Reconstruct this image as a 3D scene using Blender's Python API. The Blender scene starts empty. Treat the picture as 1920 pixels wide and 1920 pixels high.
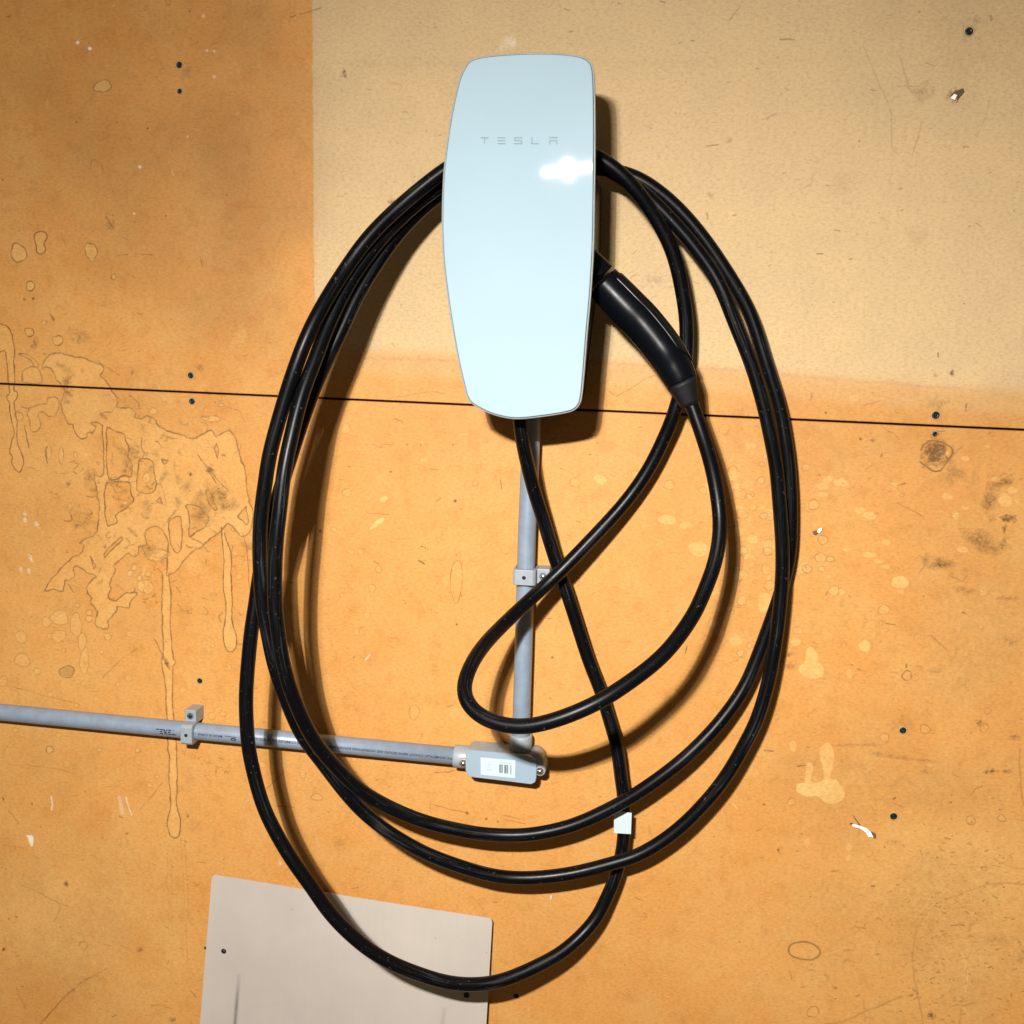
import bpy, bmesh, math, random
import numpy as np
from mathutils import Vector, Matrix, noise

random.seed(7)
rng = np.random.default_rng(7)
SC = bpy.context.scene
COL = SC.collection

# ------------------------------------------------------------------ camera
# wall surface = plane y = 0, room on the -y side.  Photo pixels: 1920 x 1920.
F = 1920.0
D = 1.2
FOOT = (1227.0, 676.0)
RHO = math.radians(2.9)
n_ = Vector(((FOOT[0] - 960) / F, -(FOOT[1] - 960) / F, -1.0)).normalized()
u_ = Vector((0, 1, 0)); u_ = (u_ - n_ * u_.dot(n_)).normalized()
r_ = n_.cross(u_)
u2 = u_ * math.cos(RHO) + r_ * math.sin(RHO)
r2 = n_.cross(u2)
RC = Matrix((r2, n_, u2))            # camera space -> world
CAM = Vector((0, -D, 0))
cd = bpy.data.cameras.new('camera')
cam = bpy.data.objects.new('camera', cd)
COL.objects.link(cam)
cd.sensor_width = 36.0
cd.lens = 36.0 * F / 1920.0
cd.clip_start = 0.02
cd.clip_end = 60
cam.matrix_world = Matrix.Translation(CAM) @ RC.to_4x4()
SC.camera = cam

def P(px, py, h=0.0):
    """point on the plane y = -h seen at photo pixel (px, py)"""
    w = RC @ Vector(((px - 960) / F, -(py - 960) / F, -1.0))
    t = (D - h) / w.y
    return CAM + w * t

def W(fx, fy, h):
    """wall-scale pixel offset from the camera's foot -> world"""
    s = D / F
    return Vector(((fx - FOOT[0]) * s, -h, -(fy - FOOT[1]) * s))

# ------------------------------------------------------------------ world, lamps, exposure
SC.view_settings.view_transform = 'Standard'
SC.view_settings.look = 'None'
SC.view_settings.exposure = 0.0
SC.view_settings.gamma = 1.0
wd = bpy.data.worlds.new('World')
SC.world = wd
wd.use_nodes = True
bg = wd.node_tree.nodes['Background']
bg.inputs[0].default_value = (1.0, 0.74, 0.46, 1)
bg.inputs[1].default_value = 0.115

LAMP = Vector((-0.215, -1.40, 0.31))
AIM = P(1200, 2900)
# one small fitting up to the left: two bright bulbs one above the other, a short tube to either side.
# The same fitting throws the shadows and is mirrored in the glass.
lx = Vector((math.cos(0.12), 0, math.sin(0.12)))
lz = Vector((-math.sin(0.12), 0, math.cos(0.12)))
for off in (0.0105, -0.0105):
    ld = bpy.data.lights.new('work_lamp', 'SPOT')
    ld.energy = 70
    ld.spot_size = math.radians(128)
    ld.spot_blend = 1.0
    ld.shadow_soft_size = 0.0078
    ld.color = (1.0, 0.965, 0.92)
    lo = bpy.data.objects.new('work_lamp', ld)
    COL.objects.link(lo)
    lo.location = LAMP + lz * off
    lo.rotation_euler = (AIM - LAMP).to_track_quat('-Z', 'Y').to_euler()
for off, sx_ in ((-0.033, 0.040), (0.042, 0.052)):
    a = bpy.data.lights.new('work_lamp_tube', 'AREA')
    a.shape = 'RECTANGLE'; a.size = sx_; a.size_y = 0.008; a.energy = 10.0
    a.color = (1.0, 0.965, 0.92)
    o = bpy.data.objects.new('work_lamp_tube', a)
    COL.objects.link(o)
    z = (LAMP - P(1100, 1750)).normalized()      # lamps shine along -z
    x = (lx - z * lx.dot(z)).normalized()
    o.matrix_world = Matrix.Translation(LAMP + lx * off) @ Matrix((x, z.cross(x), z)).transposed().to_4x4()

# ------------------------------------------------------------------ helpers
def link(name, me, mat=None, parent=None, smooth=False):
    o = bpy.data.objects.new(name, me)
    COL.objects.link(o)
    if mat is not None:
        me.materials.append(mat)
    if parent is not None:
        o.parent = parent
        o.matrix_parent_inverse = Matrix.Identity(4)
        o.location = -full_loc(parent)
    if smooth:
        me.polygons.foreach_set('use_smooth', [True] * len(me.polygons))
    return o

def full_loc(o):
    v = Vector((0, 0, 0))
    while o is not None:
        v += Vector(o.location)
        o = o.parent
    return v

def empty(name, loc, label, cat, group=None, kind=None):
    o = bpy.data.objects.new(name, None)
    COL.objects.link(o)
    o.location = loc
    o.empty_display_size = 0.02
    if label: o['label'] = label
    if cat: o['category'] = cat
    if group: o['group'] = group
    if kind: o['kind'] = kind
    return o

def bm_obj(name, bm, mat, parent=None, smooth=False, bevel=0.0, seg=2, angle=40):
    bmesh.ops.recalc_face_normals(bm, faces=bm.faces)
    me = bpy.data.meshes.new(name)
    bm.to_mesh(me); bm.free()
    o = link(name, me, mat, parent, smooth)
    if bevel > 0:
        md = o.modifiers.new('bevel', 'BEVEL')
        md.width = bevel; md.segments = seg; md.limit_method = 'ANGLE'
        md.angle_limit = math.radians(angle)
        me.polygons.foreach_set('use_smooth', [True] * len(me.polygons))
        md.harden_normals = False
        wn = o.modifiers.new('wn', 'WEIGHTED_NORMAL'); wn.keep_sharp = False
    return o

def catmull(pts, per=8, closed=False):
    pts = [Vector(p) for p in pts]
    out = []
    n = len(pts)
    rngi = range(n) if closed else range(n - 1)
    for i in rngi:
        if closed:
            a, b, c, d = pts[(i - 1) % n], pts[i], pts[(i + 1) % n], pts[(i + 2) % n]
        else:
            a, b, c, d = pts[max(i - 1, 0)], pts[i], pts[i + 1], pts[min(i + 2, n - 1)]
        for k in range(per):
            t = k / per
            out.append(0.5 * ((2 * b) + (c - a) * t + (2 * a - 5 * b + 4 * c - d) * t * t + (3 * b - a - 3 * c + d) * t ** 3))
    if not closed:
        out.append(pts[-1].copy())
    return out

def resample(pts, step, closed=False):
    p = np.array([list(v) for v in pts])
    if closed: p = np.vstack([p, p[:1]])
    s = np.concatenate([[0], np.cumsum(np.linalg.norm(np.diff(p, axis=0), axis=1))])
    m = max(4, int(round(s[-1] / step)))
    q = np.linspace(0, s[-1], m + 1)
    r = np.stack([np.interp(q, s, p[:, k]) for k in range(p.shape[1])], 1)
    return r[:-1] if closed else r

def smooth_path(p, sigma, step):
    k = int(3 * sigma / step)
    ker = np.exp(-0.5 * (np.arange(-k, k + 1) * step / sigma) ** 2); ker /= ker.sum()
    lo_ = 2 * p[0] - p[1:k + 1][::-1]
    hi_ = 2 * p[-1] - p[-k - 1:-1][::-1]
    q = np.vstack([lo_, p, hi_])
    return np.stack([np.convolve(q[:, i], ker, mode='valid') for i in range(3)], 1)

def tube(name, pts, rad, mat, parent=None, sides=20, caps=True):
    pts = [Vector(p) for p in pts]
    n = len(pts)
    bm = bmesh.new()
    uvl = bm.loops.layers.uv.new('UVMap')
    rings = []
    T = (pts[1] - pts[0]).normalized()
    ref = Vector((0, -1, 0))
    N = (ref - T * ref.dot(T)).normalized()
    s = 0.0
    ss = []
    for i in range(n):
        T2 = (pts[min(i + 1, n - 1)] - pts[max(i - 1, 0)]).normalized()
        N = (N - T2 * N.dot(T2)).normalized()
        B = T2.cross(N)
        r = rad[i] if hasattr(rad, '__len__') else rad
        rings.append([bm.verts.new(pts[i] + (N * math.cos(a) + B * math.sin(a)) * r)
                      for a in [2 * math.pi * k / sides for k in range(sides)]])
        if i: s += (pts[i] - pts[i - 1]).length
        ss.append(s)
    for i in range(n - 1):
        for k in range(sides):
            k2 = (k + 1) % sides
            f = bm.faces.new((rings[i][k], rings[i][k2], rings[i + 1][k2], rings[i + 1][k]))
            f.smooth = True
            uv = [(ss[i], k / sides), (ss[i], (k + 1) / sides), (ss[i + 1], (k + 1) / sides), (ss[i + 1], k / sides)]
            for l, c in zip(f.loops, uv): l[uvl].uv = c
    if caps:
        bm.faces.new(rings[0]); bm.faces.new(rings[-1])
    me = bpy.data.meshes.new(name)
    bmesh.ops.recalc_face_normals(bm, faces=bm.faces)
    bm.to_mesh(me); bm.free()
    return link(name, me, mat, parent)

def prism(bm, poly_a, poly_b, cap_a=True, cap_b=True):
    """loft two equal-length closed loops"""
    va = [bm.verts.new(p) for p in poly_a]
    vb = [bm.verts.new(p) for p in poly_b]
    n = len(va)
    for i in range(n):
        bm.faces.new((va[i], va[(i + 1) % n], vb[(i + 1) % n], vb[i]))
    if cap_a: bm.faces.new(va)
    if cap_b: bm.faces.new(vb)
    return va, vb

def loft(bm, loops, cap0=True, cap1=True):
    vs = [[bm.verts.new(p) for p in lp] for lp in loops]
    n = len(vs[0])
    for a, b in zip(vs[:-1], vs[1:]):
        for i in range(n):
            bm.faces.new((a[i], a[(i + 1) % n], b[(i + 1) % n], b[i]))
    if cap0: bm.faces.new(vs[0])
    if cap1: bm.faces.new(vs[-1])

def box_axes(bm, c, ax, ay, az, hx, hy, hz):
    vs = []
    for sx in (-1, 1):
        for sy in (-1, 1):
            for sz in (-1, 1):
                vs.append(bm.verts.new(c + ax * (sx * hx) + ay * (sy * hy) + az * (sz * hz)))
    for f in ((0, 1, 3, 2), (4, 6, 7, 5), (0, 4, 5, 1), (2, 3, 7, 6), (0, 2, 6, 4), (1, 5, 7, 3)):
        bm.faces.new([vs[i] for i in f])

def lathe(bm, c, axis, prof, sides=20):
    """prof: (radius, distance along axis)"""
    axis = axis.normalized()
    a = axis.orthogonal().normalized(); b = axis.cross(a)
    loops = []
    for r, d in prof:
        loops.append([c + axis * d + (a * math.cos(2 * math.pi * k / sides) + b * math.sin(2 * math.pi * k / sides)) * max(r, 1e-5) for k in range(sides)])
    loft(bm, loops)

OUT = Vector((0, -1, 0))             # away from the wall

# ------------------------------------------------------------------ materials
def nodes_of(name):
    m = bpy.data.materials.new(name)
    m.use_nodes = True
    nt = m.node_tree
    b = nt.nodes['Principled BSDF']
    return m, nt, b
def N(nt, t, **kw):
    n = nt.nodes.new(t)
    for k, v in kw.items(): setattr(n, k, v)
    return n
def mixc(nt, fac, a, b, mode='MIX'):
    n = N(nt, 'ShaderNodeMix', data_type='RGBA', blend_type=mode)
    for i, v in ((0, fac), (6, a), (7, b)):
        if hasattr(v, 'links'): nt.links.new(v, n.inputs[i])
        else: n.inputs[i].default_value = v
    return n.outputs[2]
def math_(nt, op, a, b=None, clamp=False):
    n = N(nt, 'ShaderNodeMath', operation=op); n.use_clamp = clamp
    for i, v in ((0, a), (1, b)):
        if v is None: continue
        if hasattr(v, 'links'): nt.links.new(v, n.inputs[i])
        else: n.inputs[i].default_value = v
    return n.outputs[0]
def noise_t(nt, vec, scale, detail=4, rough=0.55, stretch=None):
    if stretch:
        mp = N(nt, 'ShaderNodeMapping'); nt.links.new(vec, mp.inputs[0]); mp.inputs[3].default_value = stretch
        vec = mp.outputs[0]
    n = N(nt, 'ShaderNodeTexNoise'); nt.links.new(vec, n.inputs['Vector'])
    n.inputs['Scale'].default_value = scale; n.inputs['Detail'].default_value = detail
    n.inputs['Roughness'].default_value = rough
    return n.outputs['Fac']
def ramp(nt, fac, stops):
    n = N(nt, 'ShaderNodeValToRGB'); nt.links.new(fac, n.inputs[0])
    cr = n.color_ramp
    while len(cr.elements) < len(stops): cr.elements.new(0.5)
    for e, (p, c) in zip(cr.elements, stops):
        e.position = p; e.color = c if len(c) == 4 else (*c, 1)
    return n.outputs[0]
def bump(nt, b, h, strength, dist):
    n = N(nt, 'ShaderNodeBump'); n.inputs['Strength'].default_value = strength
    n.inputs['Distance'].default_value = dist
    nt.links.new(h, n.inputs['Height']); nt.links.new(n.outputs[0], b.inputs['Normal'])

def simple(name, col, rough, var=0.12, scale=60, metal=0.0, spec=0.5, bmp=0.15, bscale=900):
    m, nt, b = nodes_of(name)
    tc = N(nt, 'ShaderNodeTexCoord').outputs['Object']
    nz = noise_t(nt, tc, scale, 5)
    lo_c = tuple(c * (1 - var) for c in col) + (1,)
    hi_c = tuple(min(1, c * (1 + var)) for c in col) + (1,)
    c = ramp(nt, nz, [(0.3, lo_c), (0.7, hi_c)])
    nt.links.new(c, b.inputs['Base Color'])
    rr = ramp(nt, noise_t(nt, tc, scale * 2.3, 4), [(0.3, (rough * 0.88,) * 3), (0.7, (min(1, rough * 1.12),) * 3)])
    nt.links.new(rr, b.inputs['Roughness'])
    b.inputs['Metallic'].default_value = metal
    b.inputs['Specular IOR Level'].default_value = spec
    if bmp: bump(nt, b, noise_t(nt, tc, bscale, 3), bmp, 0.0004)
    return m

M_glass = None
def make_glass():
    m, nt, b = nodes_of('white_backed_glass')
    tc = N(nt, 'ShaderNodeTexCoord').outputs['Object']
    c = ramp(nt, noise_t(nt, tc, 9, 3), [(0.3, (0.318, 0.428, 0.490, 1)), (0.7, (0.332, 0.444, 0.506, 1))])
    # a faint drip mark running down the lower half
    nt.links.new(c, b.inputs['Base Color'])
    b.inputs['Roughness'].default_value = 0.03
    b.inputs['Specular IOR Level'].default_value = 0.05
    return m
M_glass = make_glass()
M_trim = simple('white_trim_plastic', (0.30, 0.33, 0.33), 0.45, 0.03)
M_gasket = simple('dark_gasket', (0.05, 0.055, 0.05), 0.6, 0.1)
M_logo = simple('grey_print', (0.225, 0.30, 0.33), 0.9, 0.04, bmp=0, spec=0.05)
M_black = simple('black_plastic', (0.005, 0.005, 0.006), 0.42, 0.2, bmp=0.1, spec=0.25)
M_gloss = simple('gloss_black_plastic', (0.004, 0.004, 0.005), 0.3, 0.2, bmp=0.0, spec=0.2)
M_satin = simple('satin_black_plastic', (0.0022, 0.0028, 0.0045), 0.30, 0.06, bmp=0.10, bscale=2600, spec=0.15)
M_boot = simple('black_rubber_boot', (0.006, 0.006, 0.007), 0.55, 0.15, spec=0.2)
M_pvc = simple('grey_pvc', (0.195, 0.245, 0.310), 0.40, 0.10, scale=90, bmp=0.08, spec=0.75)
M_pvc2 = simple('pale_grey_pvc', (0.265, 0.300, 0.325), 0.42, 0.12, scale=80, bmp=0.15)
M_pvc3 = simple('blue_grey_pvc', (0.27, 0.35, 0.42), 0.34, 0.03, scale=40, bmp=0.05)
M_ink = simple('black_ink', (0.012, 0.016, 0.03), 0.6, 0.1, bmp=0)
M_bar = simple('grey_ink', (0.04, 0.06, 0.08), 0.6, 0.1, bmp=0)
M_hole = simple('dark_recess', (0.006, 0.005, 0.005), 0.8, 0.1, bmp=0)
M_paper = simple('white_label_paper', (0.47, 0.55, 0.59), 0.6, 0.03, bmp=0)
M_chrome = simple('bright_screw_metal', (0.78, 0.78, 0.76), 0.22, 0.08, metal=1.0, bmp=0.1)
M_zinc = simple('zinc_screw', (0.55, 0.6, 0.66), 0.3, 0.1, metal=1.0, bmp=0.1)
M_nail = simple('black_phosphate_screw', (0.014, 0.016, 0.022), 0.42, 0.2, metal=0.3, bmp=0.2)
M_fibre = simple('torn_white_fibre', (0.80, 0.78, 0.72), 0.7, 0.08)
M_fibre2 = simple('torn_brown_fibre', (0.10, 0.06, 0.035), 0.8, 0.2)
M_back = simple('stud_wood', (0.06, 0.02, 0.012), 0.8, 0.3)

def make_cable():
    m, nt, b = nodes_of('black_cable_rubber')
    uv = N(nt, 'ShaderNodeUVMap').outputs[0]
    ob = N(nt, 'ShaderNodeTexCoord').outputs['Object']
    streak = noise_t(nt, uv, 1.0, 5, 0.65, stretch=(14, 22, 1))
    patch = noise_t(nt, ob, 7, 3)
    fleck = noise_t(nt, ob, 260, 3, 0.6)
    w = math_(nt, 'MULTIPLY', ramp(nt, streak, [(0.54, (0, 0, 0)), (0.70, (1, 1, 1))]), ramp(nt, patch, [(0.42, (0, 0, 0)), (0.62, (1, 1, 1))]))
    f = ramp(nt, fleck, [(0.66, (0, 0, 0)), (0.72, (1, 1, 1))])
    c = mixc(nt, math_(nt, 'MULTIPLY', w, 0.5), (0.0018, 0.0019, 0.0027, 1), (0.075, 0.078, 0.085, 1))
    c = mixc(nt, math_(nt, 'MULTIPLY', f, 0.35), c, (0.12, 0.12, 0.12, 1))
    nt.links.new(c, b.inputs['Base Color'])
    r = math_(nt, 'ADD', math_(nt, 'MULTIPLY', streak, 0.30), 0.19)
    r = math_(nt, 'ADD', r, math_(nt, 'MULTIPLY', w, 0.12))
    nt.links.new(r, b.inputs['Roughness'])
    b.inputs['Specular IOR Level'].default_value = 0.16
    bump(nt, b, noise_t(nt, uv, 1.0, 4, 0.6, stretch=(300, 50, 1)), 0.12, 0.0006)
    return m
M_cable = make_cable()

def make_plate():
    m, nt, b = nodes_of('grey_painted_sheet')
    ob = N(nt, 'ShaderNodeTexCoord').outputs['Object']
    a = noise_t(nt, ob, 5.5, 6, 0.6)
    c = ramp(nt, a, [(0.25, (0.42, 0.372, 0.325, 1)), (0.75, (0.525, 0.465, 0.402, 1))])
    g = noise_t(nt, ob, 1, 4, stretch=(160, 20, 14))
    c = mixc(nt, math_(nt, 'MULTIPLY', g, 0.16), c, (0.30, 0.27, 0.25, 1))
    s = noise_t(nt, ob, 210, 2)
    c = mixc(nt, ramp(nt, s, [(0.76, (0, 0, 0)), (0.80, (0.7, 0.7, 0.7))]), c, (0.12, 0.10, 0.09, 1))
    # long rubbed mark down the left side, shape fixed to the sheet
    at = N(nt, 'ShaderNodeAttribute', attribute_name='rub')
    fn = math_(nt, 'MULTIPLY', at.outputs['Fac'], math_(nt, 'ADD', math_(nt, 'MULTIPLY', noise_t(nt, ob, 60, 4), 0.6), 0.5), True)
    c = mixc(nt, fn, c, (0.085, 0.075, 0.07, 1))
    nt.links.new(c, b.inputs['Base Color'])
    b.inputs['Roughness'].default_value = 0.5
    bump(nt, b, noise_t(nt, ob, 500, 3), 0.1, 0.0004)
    return m
M_plate = make_plate()

# ------------------------------------------------------------------ wall stains: masks computed here, in wall space
RES = 0.00052
cs = [P(-120, -120), P(2040, -120), P(-120, 2040), P(2040, 2040)]
X0 = min(c.x for c in cs); X1 = max(c.x for c in cs)
Z0 = min(c.z for c in cs); Z1 = max(c.z for c in cs)
TW = int((X1 - X0) / RES); TH = int((Z1 - Z0) / RES)
PXM = 1.2 / F                       # about one photo pixel on the wall, metres
chan = {k: np.zeros((TH, TW), np.float32) for k in 'RGBA'}   # pale stain, dark mark, white fleck, faded area

def tp(p):
    w = P(p[0], p[1])
    return ((w.x - X0) / RES, (w.z - Z0) / RES)

def disp(pts, amt, closed, every=6.0):
    """subdivide a px polyline and roughen it"""
    out = []
    n = len(pts)
    for i in range(n if closed else n - 1):
        a = pts[i]; b = pts[(i + 1) % n]
        L = math.hypot(b[0] - a[0], b[1] - a[1])
        m = max(1, int(L / every))
        for k in range(m):
            t = k / m
            x = a[0] + (b[0] - a[0]) * t; y = a[1] + (b[1] - a[1]) * t
            v = noise.noise_vector(Vector((x * 0.13, y * 0.13, 3.1))) * 0.7 + noise.noise_vector(Vector((x * 0.035, y * 0.035, 9.1))) + noise.noise_vector(Vector((x * 0.41, y * 0.41, 5.3))) * 0.55
            out.append((x + v.x * amt, y + v.y * amt))
    if not closed: out.append(pts[-1])
    return out

def curve(pts, closed):
    return [(v.x, v.y) for v in catmull([(x, y, 0) for x, y in pts], 3, closed)]

def stroke(ch, pts, w=2.0, amt=0.8, rough=0.8, closed=False, soft=0.7, breakup=0.35):
    if rough and len(pts) > 4: pts = curve(pts, closed)
    pts = disp(pts, rough * 2.4, closed, 4.0) if rough else list(pts)
    if closed: pts = pts + [pts[0]]
    if ch == 'G' and w < 2.5: w *= 1.25; amt = min(1.0, amt * 1.35)
    q = [tp(p) for p in pts]
    k = PXM / RES
    hw = w * 0.5 * k; sf = max(0.6, soft * k)
    A = chan[ch]
    for i, (a, b) in enumerate(zip(q[:-1], q[1:])):
        x_0 = int(min(a[0], b[0]) - hw - sf - 1); x_1 = int(max(a[0], b[0]) + hw + sf + 2)
        y_0 = int(min(a[1], b[1]) - hw - sf - 1); y_1 = int(max(a[1], b[1]) + hw + sf + 2)
        x_0 = max(0, x_0); y_0 = max(0, y_0); x_1 = min(TW, x_1); y_1 = min(TH, y_1)
        if x_1 <= x_0 or y_1 <= y_0: continue
        yy, xx = np.mgrid[y_0:y_1, x_0:x_1]
        dx, dy = b[0] - a[0], b[1] - a[1]
        L2 = dx * dx + dy * dy + 1e-9
        t = np.clip(((xx - a[0]) * dx + (yy - a[1]) * dy) / L2, 0, 1)
        d = np.hypot(xx - a[0] - t * dx, yy - a[1] - t * dy)
        lv = amt * (1 - breakup * (0.5 + 0.5 * noise.noise(Vector((a[0] * 0.06, a[1] * 0.06, 1.7)))) * 1.2)
        hv_ = hw * (1.0 + 0.75 * noise.noise(Vector((a[0] * 0.09, a[1] * 0.09, 7.7)))) if w < 3 else hw
        m = np.clip((hv_ - d) / sf + 0.5, 0, 1) * lv
        S = A[y_0:y_1, x_0:x_1]
        np.maximum(S, m, out=S)

def fill(ch, pts, amt=0.5, rough=0.8, op='max', soft=1.2):
    if rough and len(pts) > 4: pts = curve(pts, True)
    q = np.array([tp(p) for p in (disp(pts, rough * 2.4, True, 4.0) if rough else pts)])
    x_0 = max(0, int(q[:, 0].min()) - 3); x_1 = min(TW, int(q[:, 0].max()) + 4)
    y_0 = max(0, int(q[:, 1].min()) - 3); y_1 = min(TH, int(q[:, 1].max()) + 4)
    if x_1 <= x_0 or y_1 <= y_0: return
    yy, xx = np.mgrid[y_0:y_1, x_0:x_1]
    ins = np.zeros(xx.shape, bool)
    for i in range(len(q)):
        a = q[i]; b = q[(i + 1) % len(q)]
        if a[1] == b[1]: continue
        c = (yy < a[1]) != (yy < b[1])
        xi = a[0] + (yy - a[1]) * (b[0] - a[0]) / (b[1] - a[1])
        ins ^= c & (xx < xi)
    m = ins.astype(np.float32)
    for _ in range(int(max(1, soft))):
        pd = np.pad(m, 1, mode='edge')
        m = (pd[:-2, 1:-1] + pd[2:, 1:-1] + pd[1:-1, :-2] + pd[1:-1, 2:] + 2 * m) / 6
    if ch == 'R' and m.size > 1500:
        m = m * np.clip(0.35 + 0.55 * vnoise(m.shape, 26) + 0.45 * vnoise(m.shape, 6) + 0.25 * vnoise(m.shape, 2), 0, 1.3)
    S = chan[ch][y_0:y_1, x_0:x_1]
    if op == 'max': np.maximum(S, m * amt, out=S)
    else: S *= (1 - m * amt)

def vnoise(shape, cell):
    h, w = shape
    gh, gw = int(h / cell) + 3, int(w / cell) + 3
    g = rng.random((gh, gw)).astype(np.float32)
    ys = np.arange(h) / cell; xs = np.arange(w) / cell
    yi = ys.astype(int); xi = xs.astype(int)
    fy = (ys - yi)[:, None]; fx = (xs - xi)[None, :]
    fy = fy * fy * (3 - 2 * fy); fx = fx * fx * (3 - 2 * fx)
    a = g[yi][:, xi]; b = g[yi][:, xi + 1]; c = g[yi + 1][:, xi]; d = g[yi + 1][:, xi + 1]
    return (a * (1 - fx) + b * fx) * (1 - fy) + (c * (1 - fx) + d * fx) * fy

def smudge(ch, px, py, rx_, ry_, amt, ang=0.0, grain=0.7, cell=3.0):
    k = PXM / RES
    cx, cy = tp((px, py))
    R = max(rx_, ry_) * k * 1.5
    x_0 = max(0, int(cx - R)); x_1 = min(TW, int(cx + R)); y_0 = max(0, int(cy - R)); y_1 = min(TH, int(cy + R))
    if x_1 - x_0 < 3 or y_1 - y_0 < 3: return
    yy, xx = np.mgrid[y_0:y_1, x_0:x_1]
    ca, sa = math.cos(ang), math.sin(ang)
    u = ((xx - cx) * ca + (yy - cy) * sa) / (rx_ * k); v = (-(xx - cx) * sa + (yy - cy) * ca) / (ry_ * k)
    n1 = vnoise(xx.shape, max(4, R * 0.22)); n2 = vnoise(xx.shape, cell); n3 = vnoise(xx.shape, 1.6)
    d = np.hypot(u, v) + (n1 - 0.5) * 0.9
    m = np.clip(1.15 - d, 0, 1)
    m = m * np.clip(1 - grain + grain * (n2 * 1.3 + n3 * 0.9 - 0.4), 0, 1.2) * amt
    if ch == 'G' and grain > 0.3: m = np.minimum(m * 1.4, 0.97)
    S = chan[ch][y_0:y_1, x_0:x_1]
    if ch == 'G' and grain < 0.3: S += m.astype(np.float32) * (1 - S)
    else: np.maximum(S, m.astype(np.float32), out=S)

def ell(px, py, rx_, ry_, ang=0.0, wob=0.12, n=22):
    ph = rng.random(4) * 6.28
    out = []
    for i in range(n):
        a = 2 * math.pi * i / n
        r = 1 + wob * (0.6 * math.sin(2 * a + ph[0]) + 0.5 * math.sin(3 * a + ph[1]) + 0.3 * math.sin(5 * a + ph[2]))
        x = rx_ * r * math.cos(a); y = ry_ * r * math.sin(a)
        out.append((px + x * math.cos(ang) - y * math.sin(ang), py + x * math.sin(ang) + y * math.cos(ang)))
    return out

def ring(px, py, rx_, ry_, pale=0.4, dark=0.4, w=1.6, ang=0.0, wob=0.12):
    e = ell(px, py, rx_, ry_, ang, wob)
    if pale: fill('R', e, pale, 0.0)
    if dark: stroke('G', e, w, dark, 0.3, True, breakup=0.5)

def zz(ox, oy, s, pts): return [(ox + x / s, oy + y / s) for x, y in pts]

# --- faded pale sheet area, upper right
def fade_edge(dy): return [(x, y + dy) for x, y in ((590, 650), (820, 664), (1100, 674), (1330, 690), (1700, 720), (2060, 745))]
left = [(584, -140), (586, 120), (587, 330), (589, 560)]
fill('A', disp(left + fade_edge(44) + [(2060, -140)], 1.2, True), 0.34, 0.0, soft=4)
fill('A', disp(left + fade_edge(0) + [(2060, -140)], 1.2, True), 1.0, 0.0, soft=4)
A = chan['A']
z1_ = max(0, int(tp((1500, 860))[1])); z2_ = int(tp((600, 560))[1])
for _ in range(170):            # only the lower border is soft
    S = A[z1_:z2_]
    S[1:-1] = (S[:-2] + S[2:] + 2 * S[1:-1]) * 0.25
# broad browner, darker tone: upper left, and the right side below the joint
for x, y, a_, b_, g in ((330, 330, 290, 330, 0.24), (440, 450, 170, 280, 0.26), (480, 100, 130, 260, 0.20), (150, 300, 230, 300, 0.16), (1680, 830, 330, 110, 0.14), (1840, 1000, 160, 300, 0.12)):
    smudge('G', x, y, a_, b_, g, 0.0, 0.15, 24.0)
stroke('G', [(600, 668), (820, 676), (1080, 680), (1330, 692), (1480, 704), (1700, 722), (1960, 742)], 5, 0.22, 1.0, soft=5, breakup=0.8)
stroke('G', [(600, 118), (900, 120), (1330, 118), (1600, 112), (1960, 96)], 14, 0.10, 0, soft=14, breakup=0.8)
stroke('G', [(583, -40), (586, 140), (588, 330), (589, 640)], 5, 0.14, 1.2, soft=4, breakup=0.6)

# --- the big splash on the left, with its runs
SP = 3.84
big = zz(0, 580, SP, [(300, 420), (360, 330), (500, 330), (720, 400), (745, 450), (715, 480), (770, 520), (800, 580), (840, 640), (845, 710), (930, 710), (975, 750), (965, 775), (1010, 790), (1060, 770), (1110, 790), (1135, 830), (1200, 880), (1290, 900), (1390, 930), (1440, 910), (1520, 870), (1560, 920), (1640, 880), (1690, 920), (1720, 1060), (1760, 1150), (1765, 1260), (1790, 1370), (1820, 1460), (1800, 1600), (1740, 1640), (1690, 1585), (1640, 1545), (1600, 1580), (1540, 1630), (1500, 1660), (1430, 1720), (1380, 1750), (1340, 1790), (1270, 1880), (1240, 1910), (1200, 1910), (1210, 1720), (1190, 1650), (1150, 1575), (1100, 1570), (1040, 1620), (1050, 1690), (995, 1705), (990, 1760), (950, 1778), (920, 1750), (870, 1800), (820, 1850), (830, 1885), (790, 1960), (800, 2015), (780, 2075), (835, 2105), (895, 2050), (940, 2045), (970, 2035), (985, 2055), (940, 2095), (930, 2145), (850, 2145), (840, 2165), (780, 2235), (780, 2285), (760, 2305), (720, 2295), (680, 2265), (700, 2175), (660, 2120), (655, 2075), (620, 2025), (630, 1985), (690, 1935), (640, 1905), (600, 1875), (560, 1850), (530, 1865), (530, 1925), (500, 1955), (465, 1965), (455, 2025), (380, 2015), (325, 2030), (340, 1985), (390, 1925), (430, 1880), (480, 1830), (520, 1790), (580, 1760), (605, 1700), (570, 1680), (610, 1650), (690, 1620), (705, 1530), (710, 1420), (705, 1320), (680, 1270), (680, 1195), (745, 1185), (735, 900), (725, 830), (650, 820), (680, 850), (665, 890), (625, 885), (610, 925), (570, 925), (535, 870), (530, 830), (490, 835), (465, 780), (435, 680), (460, 600), (440, 540), (405, 510), (395, 470), (350, 410)])
fill('R', big, 0.30, 1.2)
stroke('G', big, 6, 0.16, 1.2, True, soft=4, breakup=0.9)
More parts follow.
